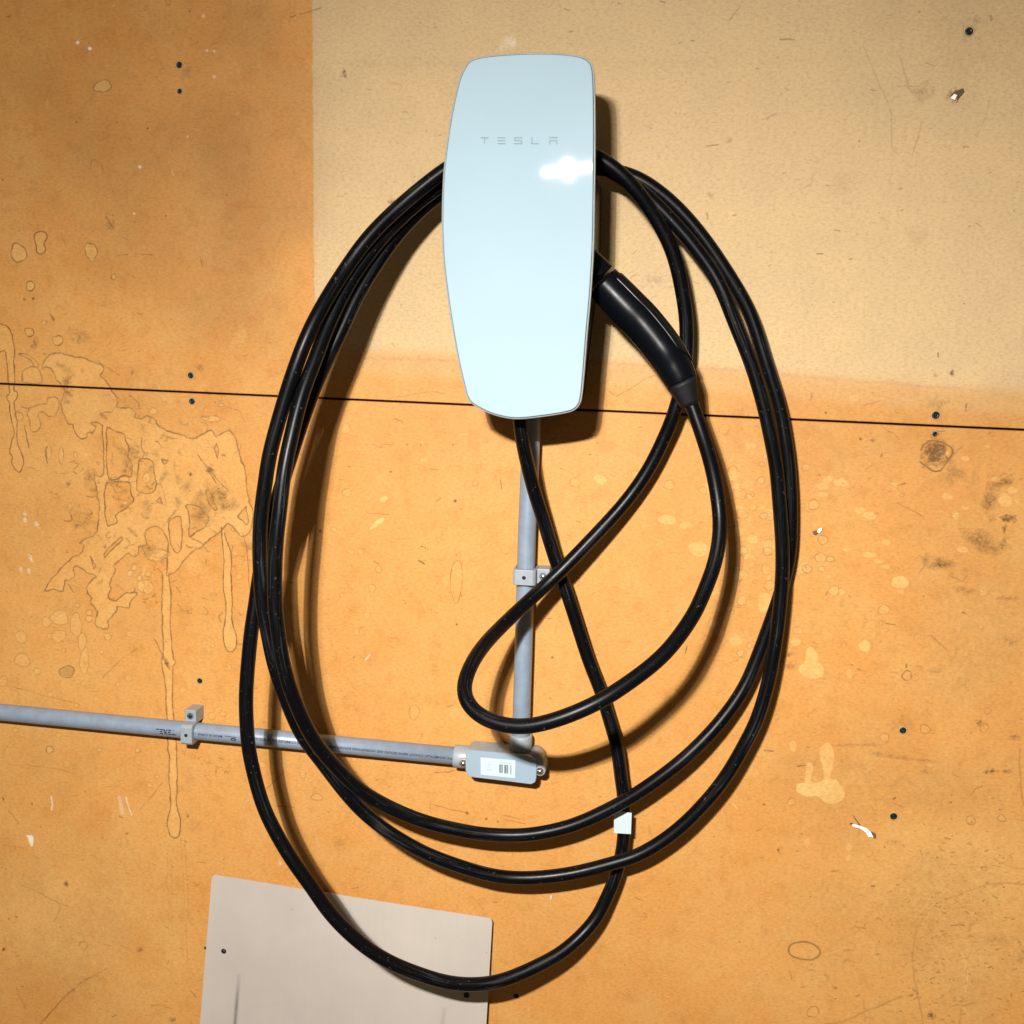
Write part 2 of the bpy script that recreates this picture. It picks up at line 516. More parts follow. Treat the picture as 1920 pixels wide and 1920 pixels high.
stroke('G', big, 2.0, 0.85, 1.2, True, breakup=0.55)
run1 = zz(0, 1000, SP, [(1170, 300), (1165, 560), (1175, 850), (1160, 930), (1190, 1100), (1200, 1330), (1210, 1560), (1218, 1620), (1215, 1760), (1230, 1960), (1205, 2050), (1205, 2110), (1225, 2170), (1255, 2192), (1290, 2170), (1298, 2060), (1270, 1960), (1275, 1760), (1265, 1500), (1245, 1300), (1240, 1000), (1262, 930), (1240, 880), (1225, 640), (1230, 460), (1215, 290)])
fill('R', run1, 0.32, 0.5)
stroke('G', run1, 6, 0.15, 0.6, False, soft=4, breakup=0.9)
stroke('G', run1, 2.0, 0.85, 0.6, False, breakup=0.4)
run2 = zz(0, 1000, SP, [(1590, -40), (1610, 200), (1605, 380), (1625, 500), (1620, 620), (1605, 720), (1615, 800), (1640, 850), (1675, 855), (1700, 820), (1700, 740), (1670, 640), (1670, 500), (1660, 300), (1665, 170), (1640, 90), (1615, 0)])
fill('R', run2, 0.32, 0.5); stroke('G', run2, 2.0, 0.85, 0.5, False, breakup=0.35)
stroke('G', zz(0, 1000, SP, [(1740, 0), (1775, 90), (1785, 260), (1800, 420), (1830, 560), (1845, 640)]), 1.7, 0.55, 0.7)
runL = zz(0, 580, SP, [(-30, 110), (20, 112), (60, 130), (85, 180), (90, 230), (103, 290), (100, 400), (105, 520), (100, 580), (125, 600), (120, 640), (100, 680), (115, 780), (120, 830), (118, 930), (130, 990), (158, 1050), (168, 1100), (150, 1165), (115, 1165), (85, 1110), (85, 1060), (65, 1030), (80, 960), (100, 900), (85, 820), (68, 740), (70, 680), (45, 640), (70, 600), (55, 500), (50, 420), (45, 340), (30, 300), (-30, 296)])
fill('R', runL, 0.30, 0.4); stroke('G', runL, 2.0, 0.88, 0.5, True, breakup=0.4)
for pl in ([(150, 700), (200, 715), (280, 685), (335, 680), (345, 640), (390, 630), (420, 660), (415, 720), (390, 765), (350, 770), (300, 740), (275, 760), (290, 830), (280, 870), (245, 885), (215, 860), (210, 790), (195, 760), (205, 720)],
           [(165, 450), (200, 420), (265, 420), (300, 540), (170, 530), (160, 500)],
           [(130, 325), (200, 330), (270, 385), (275, 415), (240, 400), (215, 360)],
           [(105, 745), (150, 745), (168, 775), (150, 800), (115, 795)],
           [(180, 140), (235, 145), (240, 185), (205, 195), (180, 170)],
           [(370, 210), (420, 190), (450, 215), (440, 250), (400, 260)]):
    q = zz(0, 580, SP, pl)
    fill('R', q, 0.20, 0.5); stroke('G', q, 1.8, 0.72, 0.7, True, breakup=0.7)
for pl in ([(770, 850), (840, 880), (890, 900), (905, 950), (930, 1000), (915, 1060), (945, 1110), (945, 1205), (890, 1200), (840, 1225), (780, 1220), (770, 1100), (765, 950)],
           [(1000, 1080), (1040, 1070), (1090, 1090), (1110, 1160), (1115, 1300), (1050, 1330), (985, 1300), (990, 1190)],
           [(760, 1260), (800, 1245), (870, 1245), (935, 1245), (940, 1330), (960, 1370), (920, 1420), (870, 1460), (830, 1490), (840, 1540), (780, 1560), (760, 1500), (750, 1400)],
           [(1150, 1355), (1125, 1385), (1170, 1395)],
           [(1330, 1410), (1395, 1410), (1450, 1440), (1500, 1500), (1480, 1560), (1420, 1600), (1360, 1640), (1360, 1560), (1355, 1460)],
           [(1220, 1530), (1260, 1500), (1300, 1500), (1310, 1600), (1300, 1720), (1265, 1755), (1230, 1700), (1215, 1620)],
           [(1710, 1490), (1770, 1420), (1790, 1530), (1775, 1555)],
           [(1165, 1085), (1210, 1095), (1180, 1120)], [(1560, 965), (1575, 1010), (1565, 1070), (1545, 1005)],
           [(1480, 1310), (1520, 1330), (1560, 1430), (1545, 1450), (1500, 1390)],
           [(760, 1750), (860, 1650), (875, 1665), (800, 1740), (755, 1790)], [(650, 1780), (690, 1850), (675, 1870)]):
    q = zz(0, 580, SP, pl)
    fill('R', q, 0.85, 0.6, op='cut'); stroke('G', q, 2.0, 0.85, 0.8, True, breakup=0.5)
for x, y, a, b in ((1053, 1215, 28, 35), (1105, 735, 24, 24), (315, 98, 15, 18), (500, 1420, 18, 24), (900, 1395, 20, 16), (820, 1235, 35, 22), (895, 1225, 35, 20), (1130, 1770, 90, 40), (590, 440, 8, 12), (1590, 690, 22, 12), (1520, 790, 70, 20), (350, 1030, 16, 55), (440, 1050, 16, 70), (540, 1050, 14, 20)):
    ring(x / SP, 580 + y / SP, a / SP, b / SP, 0.4, 0.45)
for x, y, a, b in ((150, 748, 40, 42), (160, 915, 52, 50), (425, 610, 60, 55), (335, 640, 35, 35), (545, 660, 42, 80), (420, 740, 50, 45), (265, 998, 28, 22), (20, 1065, 30, 38), (965, 250, 22, 20), (935, 290, 22, 22), (1065, 295, 22, 18), (1005, 325, 22, 18), (1045, 385, 55, 50), (555, 520, 18, 16), (640, 575, 22, 22), (640, 615, 25, 22), (775, 745, 26, 24), (455, 845, 16, 16), (730, 855, 16, 16), (550, 1240, 18, 16), (410, 1230, 14, 12), (110, 1420, 22, 18), (420, 1455, 20, 20), (990, 1565, 18, 18), (715, 1560, 18, 14), (1075, 1815, 20, 18), (1130, 1755, 16, 16), (605, 920, 30, 100), (590, 780, 30, 60)):
    ring(x / SP, 1000 + y / SP, a / SP, b / SP, 0.32, 0.38, 1.4)
ring(478 / SP, 1000 + 998 / SP, 56 / SP, 42 / SP, 0, 0.7, 1.6); fill('G', ell(478 / SP, 1000 + 998 / SP, 54 / SP, 40 / SP), 0.30, 0)
ring(355 / SP, 1000 + 1560 / SP, 27 / SP, 23 / SP, 0.5, 0.75, 2.0)
for _ in range(150):
    t = rng.random()
    x = 60 + 380 * rng.random(); y = 740 + 420 * rng.random()
    if x + (y - 740) * 0.55 < 190 or (x < 200 and y > 1000 and rng.random() < 0.5): continue
    L = 3 + rng.exponential(7); an = rng.normal(-0.8, 0.7)
    pts = [(x, y)]
    for k in range(5):
        an += rng.normal(0, 0.7)
        pts.append((pts[-1][0] + L * 0.4 * math.cos(an), pts[-1][1] - L * 0.4 * math.sin(an)))
    stroke('G', pts, 1.3 + rng.random() * 1.2, 0.25 + 0.45 * rng.random(), 0.3, breakup=0.7)
for _ in range(60):
    smudge('G', 250 + rng.normal(0, 90), 900 + rng.normal(0, 100), 3 + rng.exponential(7), 3 + rng.exponential(5), 0.25 + 0.3 * rng.random(), rng.normal(-0.8, 0.4), 0.8)
for _ in range(40):
    smudge('R', 260 + rng.normal(0, 90), 900 + rng.normal(0, 110), 8 + rng.exponential(14), 6 + rng.exponential(9), 0.35, rng.normal(-0.8, 0.4), 0.7)
# faint second runs
for pl in ([(1205, 720), (1200, 900), (1215, 1000), (1215, 1200), (1210, 1250), (1230, 1290), (1255, 1260), (1235, 1200), (1235, 900), (1225, 720)],
           [(1300, 580), (1310, 800), (1325, 1000), (1320, 1100), (1292, 1145), (1320, 1185), (1355, 1150), (1350, 1000), (1340, 800), (1325, 600)], [(1335, 1190), (1350, 1500)]):
    stroke('G', zz(0, 1420, SP, pl), 1.3, 0.34, 0.5, breakup=0.8)
# dark scrapes inside the splash
for x, y, a, b, g in ((1510, 1160, 55, 30, 0.75), (1590, 1360, 130, 90, 0.55), (1450, 1470, 60, 140, 0.5), (1340, 1280, 50, 60, 0.45), (1370, 1190, 18, 14, 0.8), (490, 600, 45, 40, 0.6), (480, 660, 60, 30, 0.45), (740, 770, 50, 20, 0.6), (255, 250, 30, 50, 0.5), (1280, 1220, 40, 40, 0.35), (950, 1600, 50, 25, 0.45), (1440, 420, 35, 30, 0.4), (460, 420, 90, 40, 0.28), (1050, 1400, 35, 30, 0.4), (1170, 1220, 22, 90, 0.35)):
    smudge('G', x / SP, 580 + y / SP, a / SP, b / SP, g, rng.random() * 0.6 - 0.9)
for pl, w, a in (([(1420, 1050), (1500, 1150), (1610, 1280)], 1.4, 0.7), ([(1510, 1180), (1555, 1255)], 1.8, 0.7), ([(175, 830), (205, 995)], 2.0, 0.75), ([(335, 990), (328, 1060), (340, 1110)], 2.2, 0.7), ([(360, 40), (385, 80)], 2, 0.6), ([(690, 370), (860, 480)], 2, 0.3)):
    stroke('G', zz(0, 580, SP, pl), w, a, 0.6)
stroke('G', zz(0, 1000, SP, [(1110, 765), (1150, 840), (1180, 900), (1215, 980)]), 2.6, 0.75, 0.8)
smudge('G', 1195 / SP, 1000 + 930 / SP, 22 / SP, 55 / SP, 0.8, 0.5)
for pl in ([(990, 830), (880, 900), (740, 1040)], [(50, 1095), (200, 1135), (350, 1180), (480, 1210), (570, 1235)], [(60, 1660), (280, 1680), (420, 1700), (560, 1730)], [(85, 1480), (20, 1580)], [(1160, 1800), (1080, 1910)]):
    stroke('G', zz(0, 1000, SP, pl), 1.8, 0.42, 0.8, breakup=0.8)
# pencil note running down to the right below the clamp (illegible in the photo: kept as a scribble)
for i in range(26):
    t = i / 25
    x = 1310 + 330 * t + rng.normal(0, 5); y = 1575 + 150 * t + rng.normal(0, 9)
    stroke('G', zz(0, 1000, SP, [(x, y), (x + rng.normal(4, 8), y + rng.normal(0, 12)), (x + rng.normal(10, 6), y + rng.normal(4, 8))]), 1.2, 0.42 if 0.25 < t else 0.25, 0.4)
# --- lower-left scratches
for pl, w, a in (([(150, 920), (250, 960), (430, 1050), (520, 1085)], 2.2, 0.45), ([(430, 1060), (410, 1150), (390, 1180)], 2.2, 0.5), ([(290, 1920), (400, 1790), (540, 1660), (640, 1590), (770, 1520)], 2.4, 0.6), ([(60, 390), (130, 470)], 1.8, 0.55), ([(1160, 190), (1080, 290), (1000, 385)], 1.6, 0.45), ([(110, 1640), (180, 1810)], 1.5, 0.4), ([(450, 690), (690, 715)], 1.5, 0.35), ([(10, 630), (170, 655)], 1.4, 0.35), ([(750, 1350), (800, 1358)], 1.8, 0.5), ([(870, 1350), (940, 1390)], 2.0, 0.45), ([(1080, 1785), (1150, 1785), (1240, 1810)], 2.2, 0.5), ([(1370, 1690), (1410, 1730)], 2.4, 0.6), ([(1120, 1480), (1210, 1530), (1280, 1660)], 1.2, 0.35)):
    stroke('G', zz(0, 1420, SP, pl), w, a, 0.9, breakup=0.7)
for x, y, a, b, g in ((525, 1680, 35, 25, 0.6), (475, 915, 26, 34, 0.75), (915, 550, 18, 10, 0.8), (20, 300, 12, 28, 0.7), (228, 335, 8, 14, 0.7), (60, 1160, 14, 14, 0.7), (115, 1150, 14, 10, 0.7), (595, 740, 12, 8, 0.8), (40, 805, 14, 7, 0.8), (25, 1385, 24, 18, 0.8), (1010, 1385, 35, 30, 0.5), (430, 1225, 16, 8, 0.6), (1350, 425, 22, 20, 0.55), (1340, 612, 14, 12, 0.6), (1240, 1890, 35, 25, 0.6), (290, 500, 12, 14, 0.6), (1205, 695, 8, 10, 0.6), (1240, 790, 8, 10, 0.6), (715, 155, 8, 8, 0.6)):
    smudge('G', x / SP, 1420 + y / SP, a / SP, b / SP, g, 0.3, 0.5)
ring(600 / SP, 1420 + 1355 / SP, 28 / SP, 30 / SP, 0.4, 0.55, 1.6)
for pl, w, a in (([(190, 570), (232, 570), (236, 605), (228, 640), (205, 600)], 3, 0.95), ([(368, 285), (376, 340), (370, 380)], 3.2, 0.75), ([(905, 290), (930, 370), (948, 415)], 3.0, 0.6), ([(860, 290), (880, 400)], 9, 0.30)):
    stroke('B', zz(0, 1420, SP, pl), w, a, 0.3)
fill('B', zz(0, 1420, SP, [(190, 565), (235, 568), (238, 605), (230, 640), (212, 605)]), 0.95, 0.3)
# --- upper left
for x, y, a, b in ((615, 520, 52, 36), (110, 1520, 44, 58), (545, 1510, 34, 54), (180, 1717, 28, 26), (680, 1663, 13, 17), (970, 1115, 16, 16)):
    ring(x / 3.2, y / 3.2, a / 3.2, b / 3.2, 0.45 if y != 1115 else 0.1, 0.72 if y != 1115 else 0.3, 2.0, 0.0, 0.16)
ring(578 / 3.2, 1010 / 3.2, 32 / 3.2, 50 / 3.2, 0.15, 0.75, 2.6, -0.25)
e8 = zz(0, 0, 3.2, [(240, 1390), (275, 1400), (278, 1435), (262, 1460), (272, 1500), (250, 1526), (220, 1515), (215, 1470), (205, 1440), (208, 1405)])
fill('R', e8, 0.35, 0.2); stroke('G', e8, 2.4, 0.7, 0.2, True)
stroke('G', zz(0, 0, 3.2, [(990, 0), (995, 30), (1018, 32), (1025, 0)]), 3.0, 0.45, 0.3)
for pl, w, a in (([(840, 910), (860, 970), (865, 1010)], 9, 0.55), ([(865, 1015), (800, 1055), (760, 1085)], 8, 0.5), ([(735, 970), (755, 1050), (800, 1145)], 7, 0.45), ([(740, 1090), (690, 1140), (678, 1190)], 6, 0.38)):
    stroke('G', zz(0, 0, 3.2, pl), w, a, 1.5, soft=4, breakup=0.8)
smudge('G', 650 / 3.2, 1335 / 3.2, 40 / 3.2, 70 / 3.2, 0.55, 0.2)
smudge('G', 1120 / 3.2, 430 / 3.2, 45 / 3.2, 60 / 3.2, 0.38, 0.2, 0.4)
smudge('G', 820 / 3.2, 1530 / 3.2, 40 / 3.2, 25 / 3.2, 0.35)
for pl, w, a in (([(1210, 640), (1280, 710), (1380, 745)], 2.4, 0.35), ([(1570, 530), (1582, 600), (1570, 645)], 2.5, 0.3), ([(1740, 103), (1770, 95)], 2.2, 0.6), ([(1800, 88), (1850, 72), (1920, 50)], 1.6, 0.55), ([(700, 1528), (765, 1530)], 1.6, 0.6), ([(840, 1528), (910, 1530)], 1.6, 0.6), ([(1200, 1538), (1212, 1600)], 1.6, 0.55), ([(1212, 1545), (1222, 1600)], 1.4, 0.45), ([(1270, 268), (1305, 257)], 2.6, 0.7), ([(1150, 268), (1190, 250)], 2, 0.4), ([(360, 1400), (395, 1480)], 2, 0.25), ([(300, 1890), (325, 1920)], 2.4, 0.6)):
    stroke('G', zz(0, 0, 3.2, pl), w, a, 0.5)
for x, y, r in ((457, 735, 7), (884, 771, 8), (1358, 1173, 6), (993, 1297, 6), (198, 1793, 8), (143, 1798, 6), (1136, 70, 6), (675, 1292, 5), (808, 1333, 4), (520, 316, 5), (15, 1080, 5), (700, 735, 5), (658, 748, 4)):
    fill('G', ell(x / 3.2, y / 3.2, r / 3.2, r / 3.2), 0.9, 0)
for x, y, r, a in ((465, 257, 10, 0.95), (538, 293, 12, 0.95), (1283, 462, 10, 0.4), (837, 1003, 10, 0.55), (1220, 97, 11, 0.35), (1240, 305, 8, 0.5), (1283, 308, 7, 0.5), (803, 1283, 6, 0.6), (1124, 820, 5, 0.6)):
    fill('B', ell(x / 3.2, y / 3.2, r / 3.2, r / 3.2), a, 0)
ring(538 / 3.2, 293 / 3.2, 13 / 3.2, 14 / 3.2, 0, 0.5, 1.2)
for pl in ([(285, 600), (278, 650)], [(1030, 1015), (1040, 1050)], [(680, 10), (680, 40)]):
    stroke('R', zz(0, 0, 3.2, pl), 4, 0.5, 0.4)
stroke('B', zz(0, 580, SP, [(110, 270), (300, 300), (500, 325)]), 2.0, 0.14, 0.8, breakup=0.8)
stroke('B', zz(0, 580, SP, [(860, 385), (970, 395)]), 1.5, 0.2, 0.5)
for x, y in ((180, 1475), (180, 1520), (265, 1550), (215, 1780), (225, 1800), (145, 1870), (205, 1885)):
    smudge('B', x / SP, 580 + y / SP, 18 / SP, 26 / SP, 0.55, 0.3, 0.9)
# white paint rub just above the charger
smudge('B', 957, 80, 11, 16, 0.75, 0.7, 0.75)
smudge('B', 940, 90, 8, 8, 0.4, 0.7, 0.9)
# --- centre
ring(855, 1090, 11, 39, 0.12, 0.5, 1.5, 0.0, 0.10)
ring(838, 1089, 12, 13, 0.1, 0.22, 1.2)
ring(776, 1336, 10, 12.5, 0.1, 0.42, 1.4)
for x, y, rx_, ry_, a, g in ((707, 982, 16, 5, -0.7, 0.75), (719, 936, 8, 5, -0.4, 0.75), (795, 862, 6, 3, 0, 0.5), (1125, 900, 12, 8, 0.2, 0.5), (1250, 975, 16, 9, 0.2, 0.5), (1310, 1030, 18, 14, 0.1, 0.5), (1285, 985, 12, 6, 0, 0.35), (1265, 1310, 8, 14, 0, 0.4), (850, 1335, 14, 10, 0, 0.2), (1340, 1110, 8, 8, 0, 0.3)):
    fill('R', ell(x, y, rx_, ry_, a), g, 0.4)
for x, y, r in ((650, 924, 8), (676, 1035, 6), (709, 1068, 6), (1160, 770, 0), (1255, 910, 9), (1190, 890, 7), (890, 907, 5), (625, 993, 5), (648, 804, 9), (668, 1185, 6), (697, 1103, 7), (1078, 905, 9), (1318, 920, 7)):
    if r: ring(x, y, r, r, 0.22, 0.4, 1.3)
for pl, w, a in (([(740, 785), (755, 792)], 2, 0.5), ([(700, 833), (708, 838), (716, 840)], 1.5, 0.4), ([(788, 1024), (797, 1027), (797, 1029)], 1.8, 0.75), ([(785, 1051), (795, 1058)], 2.4, 0.9), ([(733, 1007), (740, 1011), (768, 1010)], 1.3, 0.3), ([(938, 900), (940, 918)], 1.6, 0.6), ([(688, 962), (730, 965)], 1.5, 0.35), ([(815, 1448), (840, 1449), (852, 1444)], 1.8, 0.5), ([(805, 1507), (850, 1520), (878, 1525)], 1.3, 0.55), ([(805, 1507), (806, 1518)], 1.2, 0.45), ([(945, 1529), (975, 1536)], 1.2, 0.5), ([(945, 1537), (985, 1545)], 1.2, 0.5), ([(1283, 1226), (1288, 1211)], 1.6, 0.7), ([(1312, 1185), (1335, 1202)], 1.2, 0.35), ([(1155, 745), (1212, 710), (1228, 704)], 1.6, 0.4), ([(1143, 735), (1152, 742)], 3, 0.5), ([(1325, 400), (1326, 412)], 2.6, 0.6), ([(500, 1480), (510, 1468), (532, 1448)], 1.4, 0.5), ([(520, 1512), (552, 1515)], 1.6, 0.5), ([(1216, 1550), (1222, 1570)], 3.5, 0.3), ([(1205, 1712), (1212, 1715)], 1.4, 0.6), ([(1203, 1718), (1214, 1720)], 1.4, 0.5), ([(1190, 1683), (1206, 1690)], 2, 0.45)):
    stroke('G', pl, w, a, 0.5)
for x, y, r, a in ((732, 885, 2, 0.85), (853, 940, 3, 0.95), (762, 834, 2, 0.6), (788, 835, 1.8, 0.6), (874, 1061, 1.2, 0.5), (856, 1171, 2, 0.9), (1035, 1233, 2.4, 0.8), (849, 834, 2, 0.7), (600, 996, 3, 0.8), (875, 1525, 3, 0.8), (911, 1536, 2.5, 0.8), (933, 1541, 2, 0.7), (600, 1484, 9, 0.0)):
    if a: fill('G', ell(x, y, r, r), a, 0)
ring(594, 1495, 11, 6, 0.12, 0.45, 1.6)
smudge('G', 635, 1580, 24, 14, 0.22, 0.2)
stroke('B', [(685, 1238), (693, 1228)], 3, 0.6, 0.3)
smudge('B', 525, 1618, 6, 6, 0.4)
smudge('G', 1228, 525, 15, 7, 0.32)
smudge('G', 1462, 1240, 8, 6, 0.6); smudge('G', 1478, 1228, 14, 5, 0.5, 0.4); smudge('G', 1482, 1250, 12, 8, 0.4)
smudge('G', 645, 138, 5, 8, 0.75); smudge('G', 735, 378, 9, 6, 0.6)
stroke('G', [(745, 745), (800, 735), (835, 738)], 2.5, 0.35, 0.8)
# --- right edge
S6 = 3.84
for x, y, a, b, g, an in ((1280, 1050, 105, 100, 0.85, 0.3), (1275, 905, 30, 30, 0.9, 0), (1280, 970, 60, 30, 0.6, 0), (1740, 1260, 90, 34, 0.62, 0.35), (1680, 1380, 75, 150, 0.42, 0.15), (1800, 1510, 55, 30, 0.85, 0), (1775, 1580, 16, 40, 0.8, 0), (1640, 1690, 200, 75, 0.42, -0.5), (1330, 1840, 140, 55, 0.6, -0.2), (1760, 1700, 60, 70, 0.45, 0), (1430, 1200, 170, 90, 0.28, 0), (830, 945, 22, 14, 0.6, 0), (740, 935, 18, 14, 0.5, 0), (1280, 475, 20, 16, 0.4, 0), (1400, 460, 14, 22, 0.7, 0), (1300, 680, 80, 60, 0.25, 0), (390, 630, 12, 30, 0.5, 0), (895, 1050, 10, 35, 0.5, 0), (490, 750, 10, 12, 0.6, 0)):
    smudge('G', 1420 + x / S6, 580 + y / S6, a / S6, b / S6, g * 1.2, an, 0.6)
for pl, w, a in (([(1180, 1010), (1210, 960), (1290, 945), (1390, 1000), (1395, 1060), (1340, 1130), (1300, 1165), (1240, 1150), (1170, 1100)], 2.4, 0.75), ([(1290, 1010), (1350, 1030), (1340, 1080), (1290, 1070)], 1.8, 0.6), ([(1400, 1070), (1440, 1010), (1470, 995)], 3.0, 0.6), ([(1000, 1390), (1090, 1440), (1195, 1497)], 1.4, 0.5), ([(890, 845), (1010, 920)], 1.2, 0.4), ([(1500, 690), (1497, 745)], 2, 0.7), ([(1020, 1275), (1060, 1255)], 2, 0.6), ([(1250, 900), (1300, 880), (1345, 880)], 1.8, 0.6), ([(760, 695), (880, 660)], 1.4, 0.35), ([(1298, 310), (1300, 345)], 1.8, 0.7), ([(1230, 1790), (1200, 1850), (1160, 1900)], 2.5, 0.5)):
    stroke('G', zz(1420, 580, S6, pl), w, a, 0.8, closed=False)
fill('R', ell(1420 + 1335 / S6, 580 + 1040 / S6, 9, 9), 0.6, 0.5)
for x, y, a, b, g in ((695, 640, 36, 24, 0.35), (600, 1248, 52, 28, 0.6), (518, 1220, 26, 18, 0.5), (465, 1275, 45, 24, 0.45), (470, 1335, 35, 20, 0.35), (985, 1250, 28, 15, 0.6), (1495, 1075, 32, 18, 0.55), (1365, 1350, 38, 22, 0.5), (1780, 1375, 50, 40, 0.6), (1830, 1305, 40, 22, 0.5), (1425, 1490, 26, 26, 0.55), (1495, 1430, 28, 16, 0.4), (735, 1450, 38, 22, 0.45), (805, 1487, 45, 28, 0.55), (925, 1680, 34, 20, 0.5), (1475, 1730, 38, 24, 0.6), (635, 1730, 24, 13, 0.45), (800, 1770, 45, 20, 0.5), (870, 1815, 34, 16, 0.4), (925, 1855, 30, 14, 0.5), (1655, 990, 18, 10, 0.4), (1715, 1220, 36, 18, 0.35), (1870, 1385, 24, 14, 0.4), (1795, 1395, 36, 26, 0.55)):
    fill('R', ell(1420 + x / S6, 580 + y / S6, a / S6, b / S6, 0.1), g, 0.3)
for x, y, a in ((405, 1408, 40), (468, 1662, 36), (1040, 1340, 14), (1168, 1785, 12), (355, 1870, 34), (350, 1140, 30), (45, 1490, 28), (455, 1790, 40), (525, 1800, 28), (25, 1235, 30)):
    ring(1420 + x / S6, 580 + y / S6, a / S6, a * 0.85 / S6, 0.25, 0.45, 1.4)
blob1 = zz(1420, 1020, S6, [(350, 770), (385, 740), (430, 790), (435, 850), (475, 890), (470, 950), (420, 970), (350, 965), (300, 920), (300, 880), (345, 840)])
blob2 = zz(1420, 1020, S6, [(275, 1750), (300, 1725), (340, 1710), (350, 1590), (380, 1570), (400, 1620), (385, 1700), (420, 1720), (480, 1690), (450, 1540), (455, 1470), (500, 1430), (545, 1490), (545, 1590), (520, 1690), (580, 1710), (625, 1780), (610, 1840), (550, 1870), (480, 1855), (420, 1815), (350, 1820), (290, 1790)])
for bl in (blob1, blob2):
    fill('R', bl, 0.72, 0.7)
    stroke('G', bl, 1.0, 0.16, 0.7, True, breakup=0.9)
fill('R', zz(1420, 1020, S6, [(275, 1750), (300, 1725), (420, 1720), (500, 1690), (580, 1710), (625, 1780), (610, 1840), (550, 1870), (480, 1855), (420, 1815), (350, 1820), (290, 1790)]), 0.95, 0.7)
for x, y, a, b, g in ((1025, 278, 58, 46, 0.75), (770, 735, 44, 38, 0.7), (910, 475, 36, 34, 0.4), (1030, 345, 25, 14, 0.4), (550, 340, 36, 28, 0.4), (605, 345, 24, 20, 0.5), (275, 705, 36, 30, 0.5), (290, 625, 30, 32, 0.2), (660, 935, 22, 36, 0.35), (255, 1455, 24, 40, 0.4), (750, 1720, 26, 24, 0.3), (1240, 1590, 22, 22, 0.3), (50, 420, 50, 70, 0.45), (1620, 355, 26, 18, 0.5), (640, 1015, 18, 18, 0.25), (410, 1690, 18, 20, 0.4)):
    fill('R', ell(1420 + x / S6, 1020 + y / S6, a / S6, b / S6), g, 0.4)
for x, y, a, d in ((1075, 950, 36, 0.7), (1135, 965, 24, 0.35), (915, 1395, 34, 0.45), (1205, 1335, 36, 0.5), (1150, 668, 22, 0.3), (620, 730, 20, 0.4), (888, 572, 16, 0.35), (1605, 600, 20, 0.4), (1540, 790, 18, 0.35), (1655, 1205, 24, 0.4), (1630, 1325, 34, 0.45), (910, 475, 38, 0.4), (550, 340, 38, 0.4), (245, 1860, 30, 0.45), (357, 182, 34, 0.5), (290, 625, 32, 0.4), (90, 300, 40, 0.4), (75, 55, 34, 0.5)):
    ring(1420 + x / S6, 1020 + y / S6, a / S6, a * 0.9 / S6, 0.18, d, 1.4)
for x, y, a, b, g, an in ((1050, 1300, 85, 70, 0.22, 0), (1500, 340, 110, 40, 0.4, -0.2), (1800, 700, 110, 40, 0.35, -0.3), (1280, 915, 90, 26, 0.32, 0), (860, 1510, 50, 26, 0.45, 0), (700, 1450, 160, 18, 0.36, 0.1), (1100, 1550, 260, 20, 0.34, -0.05), (1680, 1640, 60, 22, 0.75, 0.2), (1790, 1640, 40, 16, 0.6, 0.1), (1850, 1390, 40, 26, 0.5, 0), (1600, 1290, 30, 40, 0.6, 0.5), (1480, 500, 26, 12, 0.75, -0.3), (990, 1832, 20, 8, 0.85, 0.5), (850, 1840, 50, 16, 0.4, 0), (1200, 1640, 36, 20, 0.4, 0), (1800, 390, 120, 22, 0.42, 0.05)):
    smudge('G', 1420 + x / S6, 1020 + y / S6, a / S6, b / S6, g, an, 0.75)
for pl, w, a in (([(1250, 665), (1290, 700), (1370, 770)], 2.2, 0.45), ([(290, 1605), (345, 1595)], 2.0, 0.8), ([(1070, 870), (1070, 890)], 3.2, 0.75), ([(50, 1485), (110, 1495)], 2.4, 0.7), ([(1385, 235), (1480, 270), (1515, 225)], 1.8, 0.5), ([(1890, 1480), (1885, 1600), (1895, 1750), (1920, 1890)], 3.0, 0.42), ([(1530, 1810), (1570, 1765), (1620, 1745)], 1.6, 0.45)):
    stroke('G', zz(1420, 1020, S6, pl), w, a, 0.7)
# --- lower right: long rubbed arcs, ring, peppered marks
for pl, w, a in (([(1960, 925), (1920, 920), (1790, 905), (1600, 935), (1400, 1010), (1260, 1080), (1190, 1170), (1150, 1240), (1120, 1370), (1115, 1500), (1140, 1660), (1170, 1790), (1200, 1960)], 4.2, 0.48), ([(1630, 705), (1740, 760), (1840, 795), (1960, 815)], 3.0, 0.42), ([(1480, 1740), (1460, 1850), (1450, 1960)], 4.5, 0.5), ([(1555, 1350), (1515, 1450), (1500, 1560), (1490, 1640)], 2.6, 0.42), ([(480, 1930), (640, 1890), (760, 1840), (900, 1780), (1040, 1720)], 4.5, 0.45), ([(755, 1740), (765, 1840), (780, 1940)], 3.0, 0.35), ([(920, 1825), (1010, 1845)], 3.5, 0.4), ([(700, 610), (800, 640)], 0.1, 0.0), ([(1170, 670), (1185, 700), (1192, 748)], 1.6, 0.6), ([(610, 1480), (640, 1460), (700, 1480)], 2.0, 0.45), ([(390, 1180), (430, 1220)], 2.2, 0.35), ([(235, 1545), (245, 1600)], 1.6, 0.5), ([(480, 1570), (510, 1585)], 3.0, 0.6)):
    if a: stroke('G', zz(1420, 1420, S6, pl), w, a, 0.8, soft=2.0, breakup=0.6)
stroke('R', zz(1420, 1420, S6, [(1390, 1330), (1440, 1370), (1470, 1420), (1510, 1510), (1505, 1620), (1495, 1700), (1485, 1800), (1545, 1880)]), 3.0, 0.75, 0.4)
stroke('R', zz(1420, 1420, S6, [(480, 1420), (600, 1390), (750, 1340), (1000, 1325), (1380, 1325)]), 2.0, 0.4, 0.4)
